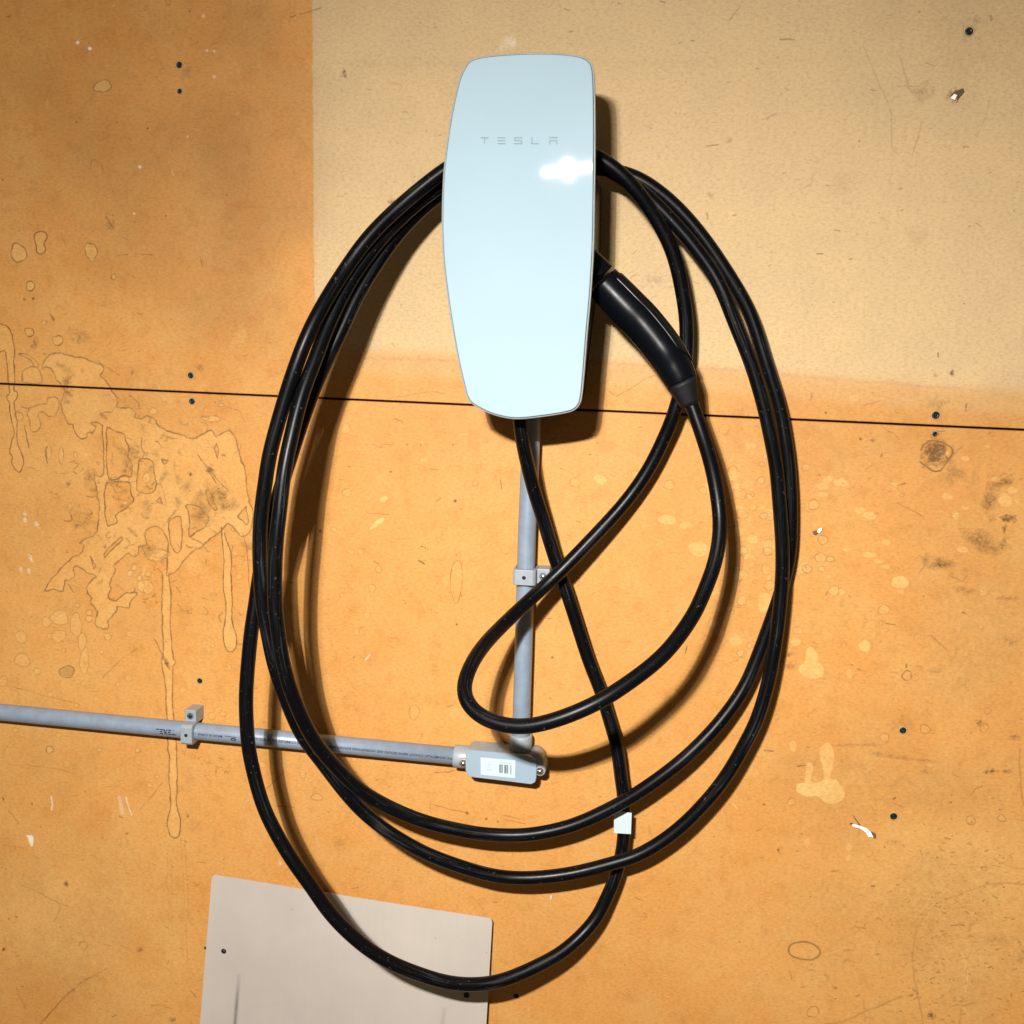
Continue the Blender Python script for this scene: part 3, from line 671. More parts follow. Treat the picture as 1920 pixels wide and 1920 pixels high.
rg = zz(1420, 1420, S6, [(225, 1385), (250, 1345), (330, 1332), (395, 1345), (440, 1380), (450, 1415), (420, 1445), (375, 1460), (300, 1450), (240, 1425)])
fill('R', rg, 0.25, 0.2); stroke('G', rg, 3.6, 0.78, 0.3, True, breakup=0.2)
ring(1420 + 400 / S6, 1420 + 1835 / S6, 42 / S6, 38 / S6, 0.25, 0.45)
for x, y, a, d in ((1537, 455, 34, 0.5), (1757, 440, 28, 0.5), (1280, 515, 24, 0.25), (705, 1240, 24, 0.4), (800, 690, 28, 0.25), (870, 680, 14, 0.3)):
    ring(1420 + x / S6, 1420 + y / S6, a / S6, a * 0.9 / S6, 0.2, d)
for x, y, a, b, g in ((655, 650, 28, 24, 0.5), (655, 725, 18, 22, 0.5), (745, 1160, 34, 12, 0.3), (725, 1280, 20, 24, 0.3), (1095, 395, 22, 12, 0.4), (355, 615, 20, 34, 0.3), (915, 1570, 20, 14, 0.3)):
    fill('R', ell(1420 + x / S6, 1420 + y / S6, a / S6, b / S6), g, 0.4)
for x, y, a, b, g in ((1245, 1862, 34, 34, 0.95), (1690, 1320, 140, 60, 0.3), (1480, 1210, 120, 24, 0.3), (1460, 1080, 60, 26, 0.4), (555, 1665, 20, 20, 0.55), (560, 825, 40, 16, 0.45), (150, 670, 10, 34, 0.6), (45, 340, 16, 9, 0.7), (640, 1390, 60, 14, 0.35), (980, 610, 50, 24, 0.3), (1890, 1450, 40, 60, 0.3)):
    smudge('G', 1420 + x / S6, 1420 + y / S6, a / S6, b / S6, g, 0.1, 0.75)
# --- upper right
S5 = 3.2
for pl, w, a in (([(150, 125), (180, 80), (215, 35)], 1.5, 0.6), ([(455, 240), (500, 236), (540, 240)], 3.2, 0.65), ([(380, 710), (400, 692), (432, 688)], 3.0, 0.6), ([(340, 722), (380, 712)], 1.2, 0.4), ([(950, 270), (1000, 390), (1060, 530), (1110, 640), (1125, 780), (1125, 890), (1165, 930)], 2.0, 0.32), ([(1175, 350), (1200, 430), (1225, 530), (1250, 560)], 4.0, 0.36), ([(1160, 520), (1290, 520), (1380, 522)], 1.6, 0.35), ([(1300, 740), (1285, 820), (1245, 940)], 1.8, 0.38), ([(1710, 580), (1695, 700), (1630, 820)], 1.6, 0.25), ([(655, 1040), (640, 1105), (600, 1130)], 1.6, 0.35), ([(15, 1280), (20, 1315)], 2.6, 0.7), ([(380, 1595), (400, 1590)], 1.4, 0.5), ([(1720, 95), (1722, 122)], 4.0, 0.9), ([(1690, 130), (1700, 100)], 2.0, 0.5), ([(1530, 60), (1515, 190)], 2.0, 0.2), ([(1440, 880), (1455, 890)], 1.5, 0.5)):
    stroke('G', zz(1320, 0, S5, pl), w, a, 0.7, breakup=0.75)
for x, y, a, b, g in ((1310, 560, 70, 50, 0.38), (1590, 190, 90, 90, 0.20), (1620, 120, 50, 40, 0.3), (1500, 575, 40, 40, 0.7), (930, 850, 5, 5, 0.8), (150, 840, 20, 20, 0.25), (35, 1170, 16, 30, 0.25), (1280, 1440, 60, 90, 0.14), (830, 1100, 90, 60, 0.10)):
    smudge('G', 1320 + x / S5, y / S5, a / S5, b / S5, g, 0.6, 0.7)
# --- worn, dulled varnish low down at both sides
for x, y, a_, b_, g in ((1760, 1720, 330, 300, 0.42), (1850, 1250, 160, 330, 0.25), (130, 1720, 300, 300, 0.42), (60, 1350, 160, 260, 0.25), (1450, 1830, 260, 120, 0.2), (60, 900, 130, 300, 0.2)):
    smudge('R', x, y, a_, b_, g, 0.0, 0.35, 9.0)
for x, y, a_, b_, g in ((1780, 1740, 260, 220, 0.16), (1830, 1180, 150, 230, 0.13), (130, 1760, 260, 220, 0.12), (220, 760, 300, 90, 0.12), (60, 1420, 150, 120, 0.12), (300, 60, 330, 120, 0.12), (330, 170, 110, 110, 0.12), (1860, 60, 200, 160, 0.10), (1650, 1500, 280, 110, 0.12), (90, 980, 110, 160, 0.10)):
    smudge('G', x, y, a_, b_, g, 0.0, 0.6, 7.0)
# --- scattered: many small spots (right of the cable), dashes and pits everywhere
for _ in range(150):
    x = 1330 + abs(rng.normal(0, 1)) * 110; y = rng.normal(1010, 130)
    if y < 800: continue
    r = 3 + rng.random() ** 2 * 9
    k = rng.random()
    ring(x, y, r, r * (0.75 + 0.3 * rng.random()), 0.16 + 0.30 * rng.random() if k > 0.25 else 0.05, 0.36 if k < 0.62 else 0.0, 1.2)
for _ in range(130):
    x = rng.uniform(20, 700); y = rng.normal(1330, 190)
    r = 1.5 + rng.random() ** 2 * 5.5
    ring(x, y, r, r * (0.8 + 0.3 * rng.random()), 0.22, 0.26, 1.1)
for _ in range(2700):
    x = rng.uniform(-30, 1950); y = rng.uniform(-30, 1950)
    lo_right = 1.0 if (x > 1500 and y > 800) or (x < 420 and y > 1450) else 0.45
    if rng.random() > lo_right: continue
    L = 0.5 + rng.exponential(2.1); an = rng.normal(0, 0.45)
    stroke('G', [(x - L * math.cos(an), y - L * math.sin(an)), (x + L * math.cos(an), y + L * math.sin(an))], 0.7 + rng.random() * 1.2, 0.16 + 0.5 * rng.random() ** 2, 0)
for _ in range(420):
    x = rng.normal(1800, 90); y = rng.normal(1750, 110)
    L = 0.4 + rng.exponential(1.4); an = rng.normal(0, 0.5)
    stroke('G', [(x - L * math.cos(an), y - L * math.sin(an)), (x + L * math.cos(an), y + L * math.sin(an))], 1.2 + rng.random() * 2.0, 0.28 + 0.45 * rng.random(), 0)
for _ in range(700):
    x = rng.uniform(-30, 1950); y = rng.uniform(-30, 1950)
    if x < 500 and y > 1250 or rng.random() < 0.4:
        L = 0.5 + rng.exponential(2.0); an = rng.uniform(0, 3.14)
        stroke('R', [(x - L * math.cos(an), y - L * math.sin(an)), (x + L * math.cos(an), y + L * math.sin(an))], 1.0 + rng.random() * 1.4, 0.25 + 0.4 * rng.random(), 0)

img = bpy.data.images.new('wall_marks', TW, TH, alpha=True, float_buffer=False)
img.colorspace_settings.name = 'Non-Color'
img.alpha_mode = 'CHANNEL_PACKED'
buf = np.empty((TH, TW, 4), np.float32)
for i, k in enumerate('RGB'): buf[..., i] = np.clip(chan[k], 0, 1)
buf[..., 3] = np.clip(chan['A'], 0, 1)
img.pixels.foreach_set(buf.ravel())
img.update(); img.pack()
del buf

def make_wall():
    m, nt, b = nodes_of('varnished_wall_board')
    uv = N(nt, 'ShaderNodeUVMap').outputs[0]
    ob = N(nt, 'ShaderNodeTexCoord').outputs['Object']
    t = N(nt, 'ShaderNodeTexImage'); t.image = img; t.extension = 'EXTEND'; t.interpolation = 'Linear'
    nt.links.new(uv, t.inputs[0])
    sp = N(nt, 'ShaderNodeSeparateColor'); nt.links.new(t.outputs[0], sp.inputs[0])
    pale, dark, white, fade = sp.outputs[0], sp.outputs[1], sp.outputs[2], t.outputs[1]
    big_ = noise_t(nt, ob, 3.2, 4, 0.5)
    mid_ = noise_t(nt, ob, 16, 5, 0.6)
    fib = noise_t(nt, ob, 1.0, 4, 0.62, stretch=(240, 400, 800))
    fin = noise_t(nt, ob, 1500, 2, 0.6)
    org = ramp(nt, big_, [(0.25, (0.52, 0.228, 0.053, 1)), (0.75, (0.60, 0.286, 0.075, 1))])
    org = mixc(nt, ramp(nt, mid_, [(0.42, (0, 0, 0)), (0.75, (0.6, 0.6, 0.6))]), org, (0.56, 0.315, 0.10, 1))
    blot = noise_t(nt, ob, 46, 5, 0.65)
    org = mixc(nt, ramp(nt, blot, [(0.30, (0.42, 0.42, 0.42)), (0.50, (0, 0, 0))]), org, (0.40, 0.17, 0.034, 1))
    pal = ramp(nt, mid_, [(0.3, (0.525, 0.372, 0.195, 1)), (0.7, (0.585, 0.410, 0.205, 1))])
    c = mixc(nt, fade, org, pal)
    c = mixc(nt, math_(nt, 'MULTIPLY', pale, 0.9), c, (0.72, 0.44, 0.15, 1))
    # fibre flecks
    f1 = ramp(nt, fib, [(0.30, (0.40, 0.40, 0.40)), (0.46, (0, 0, 0))])
    c = mixc(nt, f1, c, (0.30, 0.16, 0.05, 1))
    f2 = ramp(nt, fib, [(0.56, (0, 0, 0)), (0.78, (0.40, 0.40, 0.40))])
    c = mixc(nt, f2, c, (0.74, 0.48, 0.19, 1))
    grain = noise_t(nt, ob, 1.0, 5, 0.7, stretch=(190, 230, 330))
    c = mixc(nt, 1.0, c, ramp(nt, grain, [(0.27, (0.80, 0.785, 0.76)), (0.5, (1.0, 1.0, 1.0)), (0.73, (1.09, 1.10, 1.12))]), 'MULTIPLY')
    f3 = ramp(nt, fin, [(0.3, (0.88, 0.88, 0.88)), (0.7, (1.10, 1.10, 1.10))])
    c = mixc(nt, 1.0, c, f3, 'MULTIPLY')
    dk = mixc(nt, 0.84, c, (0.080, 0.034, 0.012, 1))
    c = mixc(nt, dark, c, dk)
    c = mixc(nt, white, c, (0.70, 0.61, 0.48, 1))
    nt.links.new(c, b.inputs['Base Color'])
    r = math_(nt, 'ADD', math_(nt, 'MULTIPLY', mid_, 0.16), 0.50)
    r = math_(nt, 'ADD', r, math_(nt, 'MULTIPLY', fade, 0.08))
    nt.links.new(r, b.inputs['Roughness'])
    b.inputs['Specular IOR Level'].default_value = 0.25
    h = math_(nt, 'SUBTRACT', math_(nt, 'MULTIPLY', fib, 0.5), math_(nt, 'MULTIPLY', dark, 0.9))
    h = math_(nt, 'ADD', h, math_(nt, 'MULTIPLY', fin, 0.25))
    bump(nt, b, h, 0.30, 0.0005)
    return m
M_wall = make_wall()

# ------------------------------------------------------------------ the wall: two boards with an open joint, on a stud
wall = empty('wall', (0, 0, 0), None, None, kind='structure')
sa = P(0, 719.5); sb = P(1920, 806)
def seam_z(x): return sa.z + (sb.z - sa.z) * (x - sa.x) / (sb.x - sa.x)
GAP = 0.0014
XL, XR, ZB, ZT, TH_ = -1.6, 1.5, -1.7, 1.4, 0.012
def board(name, corners):
    bm = bmesh.new()
    uvl = bm.loops.layers.uv.new('UVMap')
    prism(bm, [Vector((x, 0, z)) for x, z in corners], [Vector((x, TH_, z)) for x, z in corners])
    bmesh.ops.recalc_face_normals(bm, faces=bm.faces)
    ed = [e for e in bm.edges if all(abs(v.co.y) < 1e-6 for v in e.verts)]
    bmesh.ops.bevel(bm, geom=ed, offset=0.0007, segments=2, affect='EDGES')
    for f in bm.faces:
        for l in f.loops:
            l[uvl].uv = ((l.vert.co.x - X0) / (X1 - X0), (l.vert.co.z - Z0) / (Z1 - Z0))
    return bm_obj(name, bm, M_wall, wall)
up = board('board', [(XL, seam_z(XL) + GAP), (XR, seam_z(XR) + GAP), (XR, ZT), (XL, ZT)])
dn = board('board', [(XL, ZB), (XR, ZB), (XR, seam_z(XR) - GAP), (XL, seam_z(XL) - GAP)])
bm = bmesh.new()
box_axes(bm, Vector(((XL + XR) / 2, TH_ + 0.0205, (ZT + ZB) / 2)), Vector((1, 0, 0)), OUT, Vector((0, 0, 1)), 1.5, 0.02, 1.5)
bm_obj('backing', bm, M_back, wall)

# drywall screws in the boards (one mesh, shared)
def screw_mesh():
    bm = bmesh.new()
    lathe(bm, Vector((0, 0, 0)), OUT, [(0.0038, -0.0010), (0.0038, 0.0002), (0.0033, 0.00055), (0.0022, 0.0006), (0.0011, -0.0002), (0.0, -0.0002)], 18)
    for a in (0.4, 0.4 + math.pi / 2):
        box_axes(bm, Vector((0, -0.00045, 0)), Vector((math.cos(a), 0, math.sin(a))), OUT, Vector((-math.sin(a), 0, math.cos(a))), 0.0020, 0.00035, 0.0004)
    bmesh.ops.recalc_face_normals(bm, faces=bm.faces)
    me = bpy.data.meshes.new('wall_screw'); bm.to_mesh(me); bm.free()
    me.polygons.foreach_set('use_smooth', [True] * len(me.polygons))
    me.materials.append(M_nail)
    return me
def collar_mesh():
    bm = bmesh.new()
    lathe(bm, Vector((0, 0, 0)), OUT, [(0.0037, 0.0), (0.0039, 0.0004), (0.0043, 0.0003), (0.0048, 0.0)], 20)
    bmesh.ops.recalc_face_normals(bm, faces=bm.faces)
    me = bpy.data.meshes.new('burr'); bm.to_mesh(me); bm.free()
    me.polygons.foreach_set('use_smooth', [True] * len(me.polygons))
    return me
sm = screw_mesh()
M_burr = simple('raised_board_burr', (0.50, 0.32, 0.13), 0.7, 0.2)
cm = collar_mesh(); cm.materials.append(M_burr)
for px, py, s, par in ((336, 122, 1.0, up), (337, 171, 0.8, up), (357.5, 704, 1.0, up), (360, 752.5, 1.0, dn), (374.5, 1276.5, 0.92, dn), (1817, 59, 1.1, up),
                       (1754.5, 778.5, 1.15, up), (1753, 814, 0.8, dn), (1693, 1369.5, 1.05, dn), (1675.5, 1530.5, 1.1, dn), (968, 1867.5, 0.95, dn), (385.5, 1777.5, 0.6, dn)):
    o = bpy.data.objects.new('wall_screw', sm); COL.objects.link(o)
    o.parent = par; o.location = P(px, py) - full_loc(par); o.scale = (s,) * 3
    o.rotation_euler = (0, rng.random() * 3, 0)
    c = bpy.data.objects.new('burr', cm); COL.objects.link(c)
    c.parent = par; c.location = P(px, py) - full_loc(par); c.scale = (s, 0.7, s * 1.05); c.rotation_euler = (0, rng.random() * 3, 0)

# torn fibres standing off the board
def sliver(pts, thick, lift, mat, par):
    bm = bmesh.new()
    n = len(pts)
    a = [P(x, y, 0.0004 + lift * (0.35 + 0.65 * math.sin(math.pi * i / n))) for i, (x, y) in enumerate(pts)]
    b = [Vector((v.x, v.y - thick, v.z)) + Vector((rng.normal(0, 0.0002), 0, rng.normal(0, 0.0002))) for v in a]
    prism(bm, a, b)
    bm_obj('splinter', bm, mat, par)
z8 = lambda p: zz(1420, 1420, SP, p)
sliver(z8([(668, 480), (690, 478), (740, 492), (790, 510), (818, 540), (835, 575), (800, 572), (775, 535), (735, 508), (690, 496)]), 0.0010, 0.003, M_fibre, dn)
sliver(z8([(683, 415), (692, 420), (740, 485), (732, 488)]), 0.0008, 0.002, M_fibre2, dn)
sliver(z8([(660, 478), (675, 470), (690, 476), (672, 490)]), 0.0008, 0.002, M_fibre2, dn)
sliver(z8([(815, 530), (850, 548), (855, 580), (835, 578)]), 0.0008, 0.002, M_fibre2, dn)
sliver(zz(1320, 0, 3.2, [(1478, 590), (1500, 565), (1518, 572), (1505, 600)]), 0.0008, 0.003, M_fibre, up)
sliver(zz(1320, 0, 3.2, [(1470, 580), (1500, 550), (1555, 530), (1560, 548), (1520, 600), (1515, 570), (1500, 562)]), 0.0008, 0.0012, M_fibre2, up)
sliver(zz(1420, 580, SP, [(428, 1600), (440, 1580), (463, 1572), (465, 1590), (445, 1612)]), 0.0008, 0.003, M_fibre, dn)
sliver(zz(1420, 580, SP, [(398, 1600), (425, 1590), (440, 1612), (420, 1625), (405, 1618)]), 0.0008, 0.0015, M_fibre2, dn)
sliver([(1032, 1678), (1035, 1680), (1034, 1687), (1032, 1686)], 0.0006, 0.001, M_paper, dn)

# ------------------------------------------------------------------ grey sheet screwed to the wall, bottom left
tl, tr = P(398, 1639, 0.003), P(923.5, 1722, 0.011)
bl, br = P(375, 1920, 0.003), P(912, 1920, 0.016)
ex = (tr - tl)
dl = (bl - tl) * 1.35; dr = (br - tr) * 1.95
plate = empty('sheet_panel', (tl + tr) / 2, 'thin pale grey sheet with rounded corners screwed to the wall under the cable loops', 'sheet panel')
def q4(u, v, off=0.0):
    p = (tl * (1 - u) + tr * u) * (1 - v) + ((tl + dl) * (1 - u) + (tr + dr) * u) * v
    return p + OUT * off
bm = bmesh.new()
nu, nv = 60, 44
rub = bm.verts.layers.float.new('rub')
grid = []
rc = 0.022
vlist = [rc * (1 - math.cos(math.pi / 2 * k / 8)) for k in range(9)]
vlist += [rc + (1 - rc) * (k + 1) / (nv - 8) for k in range(nv - 8)]
for j in range(nv + 1):
    row = []
    for i in range(nu + 1):
        u, v = i / nu, vlist[j]
        # rounded upper corners
        uu = u
        if v < rc:
            ins = rc * 0.6 * (1 - math.sqrt(max(0, 1 - (1 - v / rc) ** 2)))
            uu = ins + u * (1 - 2 * ins)
        vv = v
        p = q4(uu, vv, 0.0012 * math.sin(u * math.pi * 1.0) * (1 - v))
        vt = bm.verts.new(p)
        row.append(vt)
    grid.append(row)
for j in range(nv):
    for i in range(nu):
        bm.faces.new((grid[j][i], grid[j][i + 1], grid[j + 1][i + 1], grid[j + 1][i]))
me = bpy.data.meshes.new('sheet'); bmesh.ops.recalc_face_normals(bm, faces=bm.faces)
# fine rub mark attribute, from the photo's streak line (447,1835) -> (440,1925)
A0, A1 = P(449, 1828, 0.004), P(440, 1935, 0.004)
B0, B1 = P(836, 1885, 0.006), P(829, 1935, 0.006)
bmesh.ops.subdivide_edges(bm, edges=[e for e in bm.edges if all(v.co.z < P(400, 1800).z + 0.02 for v in e.verts)], cuts=2, use_grid_fill=True)
def segd(p, a, b):
    d = b - a; t = max(0, min(1, (p - a).dot(d) / d.length_squared))
    q = p - (a + d * t); q.y = 0
    return q.length, t
for v in bm.verts:
    d, t = segd(v.co, A0, A1); f = max(0, 1 - d / 0.0035) * min(1, 0.25 + t * 1.3)
    d, t = segd(v.co, B0, B1); f = max(f, max(0, 1 - d / 0.0045) * 0.25)
    v[rub] = f
bm.to_mesh(me); bm.free()
sh = link('sheet', me, M_plate, plate, False)
md = sh.modifiers.new('solid', 'SOLIDIFY'); md.thickness = 0.0012; md.offset = 0.0
for px, py, h in ((419.5, 1783.5, 0.0046), (874.5, 1866.5, 0.0160)):
    o = bpy.data.objects.new('sheet_screw', sm); COL.objects.link(o)
    o.parent = plate; o.location = P(px, py, h) - full_loc(plate); o.scale = (0.95,) * 3

# ------------------------------------------------------------------ conduit
R_C = 0.01075
H_C = 0.0185
ca, cb = P(0, 1335, H_C), P(850, 1417, H_C)
dC = (cb - ca).normalized()
pipe = tube('conduit', [ca - dC * 0.5, ca, ca + (cb - ca) * 0.5, cb + dC * 0.012], R_C, M_pvc, None, 32)
hp = pipe
hp['label'] = 'long grey plastic conduit with upside-down black print running in from the left edge'
hp['category'] = 'conduit'; hp['group'] = 'grey electrical conduit'
va_, vb_ = P(978, 1341, H_C), P(988, 1002, H_C)
dV = (vb_ - va_).normalized()
pv = tube('conduit', [va_ - dV * 0.06, va_, vb_, P(997, 795, H_C), P(997, 795, H_C) + dV * 0.11], R_C, M_pvc, None, 32)
pv['label'] = 'upright grey plastic conduit rising from the elbow box to the white charger'
pv['category'] = 'conduit'; pv['group'] = 'grey electrical conduit'
tube('coupling', [P(998, 800, H_C), P(999, 800, H_C) + dV * 0.03], R_C + 0.0016, M_pvc, pv, 32) if False else None

# printing on the lower side of the horizontal conduit (upside down in the photo)
pC = dC.cross(OUT).normalized()
if pC.z < 0: pC = -pC
def wrap_text(txt, start_px, length_px, height, ang0, bold=0.0):
    """text reads right-to-left, rotated half a turn; start at photo x = start_px"""
    cu = bpy.data.curves.new('t', 'FONT'); cu.body = txt; cu.size = 1.0; cu.offset = bold
    to = bpy.data.objects.new('t', cu); COL.objects.link(to)
    dg = bpy.context.evaluated_depsgraph_get()
    me = bpy.data.meshes.new_from_object(to.evaluated_get(dg))
    bpy.data.objects.remove(to)
    co = np.empty(len(me.vertices) * 3); me.vertices.foreach_get('co', co); co = co.reshape(-1, 3)
    w = co[:, 0].max() - co[:, 0].min()
    s0 = (P(start_px, 1335 + 0.0965 * start_px, H_C) - ca).dot(dC)
    s1 = (P(start_px - length_px, 1335 + 0.0965 * (start_px - length_px), H_C) - ca).dot(dC)
    kx = (s0 - s1) / w
    out = []
    rr = R_C + 0.00012
    for x, y, _ in co:
        s = s0 - (x - co[:, 0].min()) * kx
        a = ang0 - (y - 0.35) * height / rr / 0.7
        out.append(tuple(ca + dC * s + (OUT * math.cos(a) + pC * math.sin(a)) * rr))
    me.vertices.foreach_set('co', np.array(out).ravel())
    me.update()
    return link('printing', me, M_ink, pipe)
wrap_text('PVC NONMETALLIC CONDUIT ABOVE GROUND AND UNDERGROUND SUNLIGHT RESISTANT', 851, 244, 0.0030, 0.05, 0.02)
wrap_text('SUITABLE COMPLIES TO UL STD 651', 592, 112, 0.0030, 0.15, 0.02)
wrap_text('MADE IN CHINA  LS-', 423, 57, 0.0030, 0.03, 0.02)
wrap_text('TEREL', 337, 37, 0.0066, -0.10, 0.03)
# inspection mark: ring and bar
bm = bmesh.new()
def on_pipe(px, a, r=R_C + 0.00014):
    s = (P(px, 1335 + 0.0965 * px, H_C) - ca).dot(dC)
    return ca + dC * s + (OUT * math.cos(a) + pC * math.sin(a)) * r
for k in range(16):
    t0, t1 = 2 * math.pi * k / 16, 2 * math.pi * (k + 1) / 16
    f = [(t0, 1.0), (t1, 1.0), (t1, 0.45), (t0, 0.45)]
    bm.faces.new([bm.verts.new(on_pipe(444 + 5.2 * r * math.cos(t), -0.20 + 0.20 * r * math.sin(t))) for t, r in f])
bm.faces.new([bm.verts.new(on_pipe(x, a)) for x, a in ((428, 0.10), (449, 0.04), (449, 0.12), (428, 0.16))])
bm_obj('printing', bm, M_ink, pipe)

# clamps
def clamp(name, label, cpos, d, p, tab_off, size_d, half_p, hh, screw_mat):
    """cpos: point on the pipe axis; d along pipe, p across (towards the screw tab)"""
    base = Vector((cpos.x, 0, cpos.z))
    root = empty(name, base, label, 'pipe clamp', 'clamps holding the conduit to the wall')
    bm = bmesh.new()
    rr = R_C + 0.0003
    prof = [(-half_p, 0.0005), (-half_p, hh - 0.003), (-half_p + 0.003, hh), (half_p - 0.003, hh), (half_p, hh - 0.003), (half_p, 0.0005), (rr, 0.0005), (rr, H_C)]
    prof += [(rr * math.cos(a), H_C + rr * math.sin(a)) for a in [math.pi * k / 14 for k in range(1, 14)]]
    prof += [(-rr, H_C), (-rr, 0.0005)]
    l0 = [base + p * x + OUT * h - d * size_d for x, h in prof]
    l1 = [base + p * x + OUT * h + d * size_d for x, h in prof]
    prism(bm, l0, l1)
    bm_obj('saddle', bm, M_pvc2, root, bevel=0.0011, seg=3)
    bm = bmesh.new()
    tc = base + p * (half_p + tab_off - 0.0002)
    ht = 0.0235
    box_axes(bm, tc + OUT * ht / 2, d, p, OUT, size_d * 0.98, tab_off, ht / 2)
    bm_obj('tab', bm, M_pvc2, root, bevel=0.0013, seg=3)
    bm = bmesh.new()
    lathe(bm, tc + OUT * (ht + 0.0001), OUT, [(0.0042, -0.001), (0.0042, 0.0001), (0.0034, 0.0001), (0.0032, -0.0006), (0.0, -0.0006)], 20)
    bm_obj('screw_seat', bm, M_nail if screw_mat is M_nail else M_hole, root, True)
    bm = bmesh.new()
    lathe(bm, tc + OUT * (ht - 0.0004), OUT, [(0.0029, 0.0), (0.0028, 0.0009), (0.0018, 0.0016), (0.0, 0.0018)], 18)
    bm_obj('screw', bm, screw_mat, root, True)
    bm = bmesh.new()
    lathe(bm, base + OUT * hh, OUT, [(0.0023, -0.0006), (0.0023, 0.00015), (0.0, 0.00015)], 18)
    bm_obj('pin_hole', bm, M_hole, root)
    return root
f1 = P(348.5, 1375.5, 0.036)
s1 = (f1 - ca).dot(dC)
clamp('conduit_clamp', 'grey plastic clamp with its dark screw tab above the horizontal conduit', ca + dC * s1, dC, pC, 0.0078, 0.0076, 0.0133, 0.036, M_nail)
f2 = P(982.5, 1083.5, 0.036)
s2 = (f2 - va_).dot(dV)
pV = Vector((1, 0, 0)); pV = (pV - dV * pV.dot(dV)).normalized()
clamp('conduit_clamp', 'grey plastic clamp with its bright screw tab right of the upright conduit', va_ + dV * s2, dV, pV, 0.0078, 0.0094, 0.0136, 0.036, M_zinc)

# elbow box (conduit body)
eb = empty('elbow_box', P(945, 1435, 0.0), 'grey plastic conduit elbow box with white barcode sticker where the two pipes meet', 'junction box')
HB = 0.0372
cover_px = [(879, 1406.5), (930, 1411), (985, 1416.5), (997, 1419.5), (1004, 1425), (1006, 1432), (1005.3, 1460), (1003, 1467), (996, 1470.5), (940, 1463.5), (889, 1457.5), (880, 1455.5), (875, 1450.5), (873, 1444), (873, 1437), (873.5, 1412), (875, 1408)]
cov0 = [P(x, y, HB) for x, y in cover_px]
ctr = sum(cov0, Vector()) / len(cov0)
def shrink(lp, k, h): return [Vector((ctr.x + (v.x - ctr.x) * k, -h, ctr.z + (v.z - ctr.z) * k)) for v in lp]
bm = bmesh.new()
loft(bm, [shrink(cov0, 0.93, 0.002), shrink(cov0, 0.975, 0.006), shrink(cov0, 0.975, HB - 0.003)])
bm_obj('box_body', bm, M_pvc2, eb, bevel=0.0008)
bm = bmesh.new()
loft(bm, [shrink(cov0, 1.0, HB - 0.0028), shrink(cov0, 1.0, HB - 0.0005), shrink(cov0, 0.988, HB)])
cv = bm_obj('cover', bm, M_pvc3, eb, smooth=False)
# hubs
hl = ca + dC * ((P(852, 1417, H_C) - ca).dot(dC))
bm = bmesh.new(); lathe(bm, hl, dC, [(R_C, -0.0002), (0.0133, 0.0), (0.0139, 0.0015), (0.0139, 0.024), (0.0125, 0.026)], 32)
bm_obj('hub', bm, M_pvc2, eb, True, bevel=0)
hv = va_ + dV * ((P(976, 1377, H_C) - va_).dot(dV))
bm = bmesh.new(); lathe(bm, hv - dV * 0.026, dV, [(0.0139, 0.0), (0.0139, 0.0245), (0.0133, 0.026), (R_C, 0.0262)], 32)
bm_obj('hub', bm, M_pvc2, eb, True)
# rounded rear shoulder right of the upright hub
bm = bmesh.new()
cR = P(1004, 1420, 0.016)
lathe(bm, Vector((cR.x, -0.003, cR.z)), OUT, [(0.0100, 0.0), (0.0118, 0.003), (0.0118, 0.024), (0.0105, 0.0275), (0.007, 0.029), (0.0, 0.0295)], 28)
bm_obj('shoulder', bm, M_pvc2, eb, True)
for px, py, r in ((1012, 1446.5, 0.0066), (868.5, 1431.5, 0.0060)):
    c = P(px, py, HB - 0.002)
    bm = bmesh.new(); lathe(bm, Vector((c.x, -0.003, c.z)), OUT, [(r * 1.12, 0.0), (r * 1.05, 0.02), (r, HB - 0.0065), (r * 0.85, HB - 0.0055), (0, HB - 0.0055)], 22)
    bm_obj('screw_boss', bm, M_pvc2, eb, True)
    bm = bmesh.new(); lathe(bm, Vector((c.x, -(HB - 0.0025), c.z)), OUT, [(0.0046, 0.0), (0.0046, 0.0006), (0.0036, 0.0009), (0.0036, 0.0015), (0.0028, 0.0028), (0.0014, 0.0034), (0.0, 0.0035)], 22)
    sc_ = bm_obj('cover_screw', bm, M_chrome, eb, True)
# sticker
st = [(901, 1420), (966.5, 1425.5), (965.8, 1459), (901.5, 1452.5)]
def stq(u, v, h):
    a = [P(x, y, HB) for x, y in st]
    p = (a[0] * (1 - u) + a[1] * u) * (1 - v) + (a[3] * (1 - u) + a[2] * u) * v
    return Vector((p.x, -h, p.z))
bm = bmesh.new()
prism(bm, [stq(u, v, HB + 0.00002) for u, v in ((0, 0), (1, 0), (1, 1), (0, 1))], [stq(u, v, HB + 0.00022) for u, v in ((0, 0), (1, 0), (1, 1), (0, 1))])
stk = bm_obj('sticker', bm, M_paper, cv)
def st_quads(name, qs, mat, par=None, hh=0.00034):
    bm = bmesh.new()
    for u0, v0, u1, v1 in qs:
        bm.faces.new([bm.verts.new(stq(u, v, HB + hh)) for u, v in ((u0, v0), (u1, v0), (u1, v1), (u0, v1))])
    return bm_obj(name, bm, mat, par or cv)
st_quads('barcode', [(0.545, 0.30, 0.580, 0.78), (0.605, 0.30, 0.635, 0.78), (0.690, 0.30, 0.725, 0.78), (0.735, 0.30, 0.745, 0.78), (0.752, 0.30, 0.760, 0.78), (0.772, 0.30, 0.792, 0.78), (0.860, 0.30, 0.872, 0.80), (0.885, 0.30, 0.890, 0.80)], M_bar)
M_grey = simple('pale_grey_ink', (0.35, 0.42, 0.46), 0.6, 0.1, bmp=0)
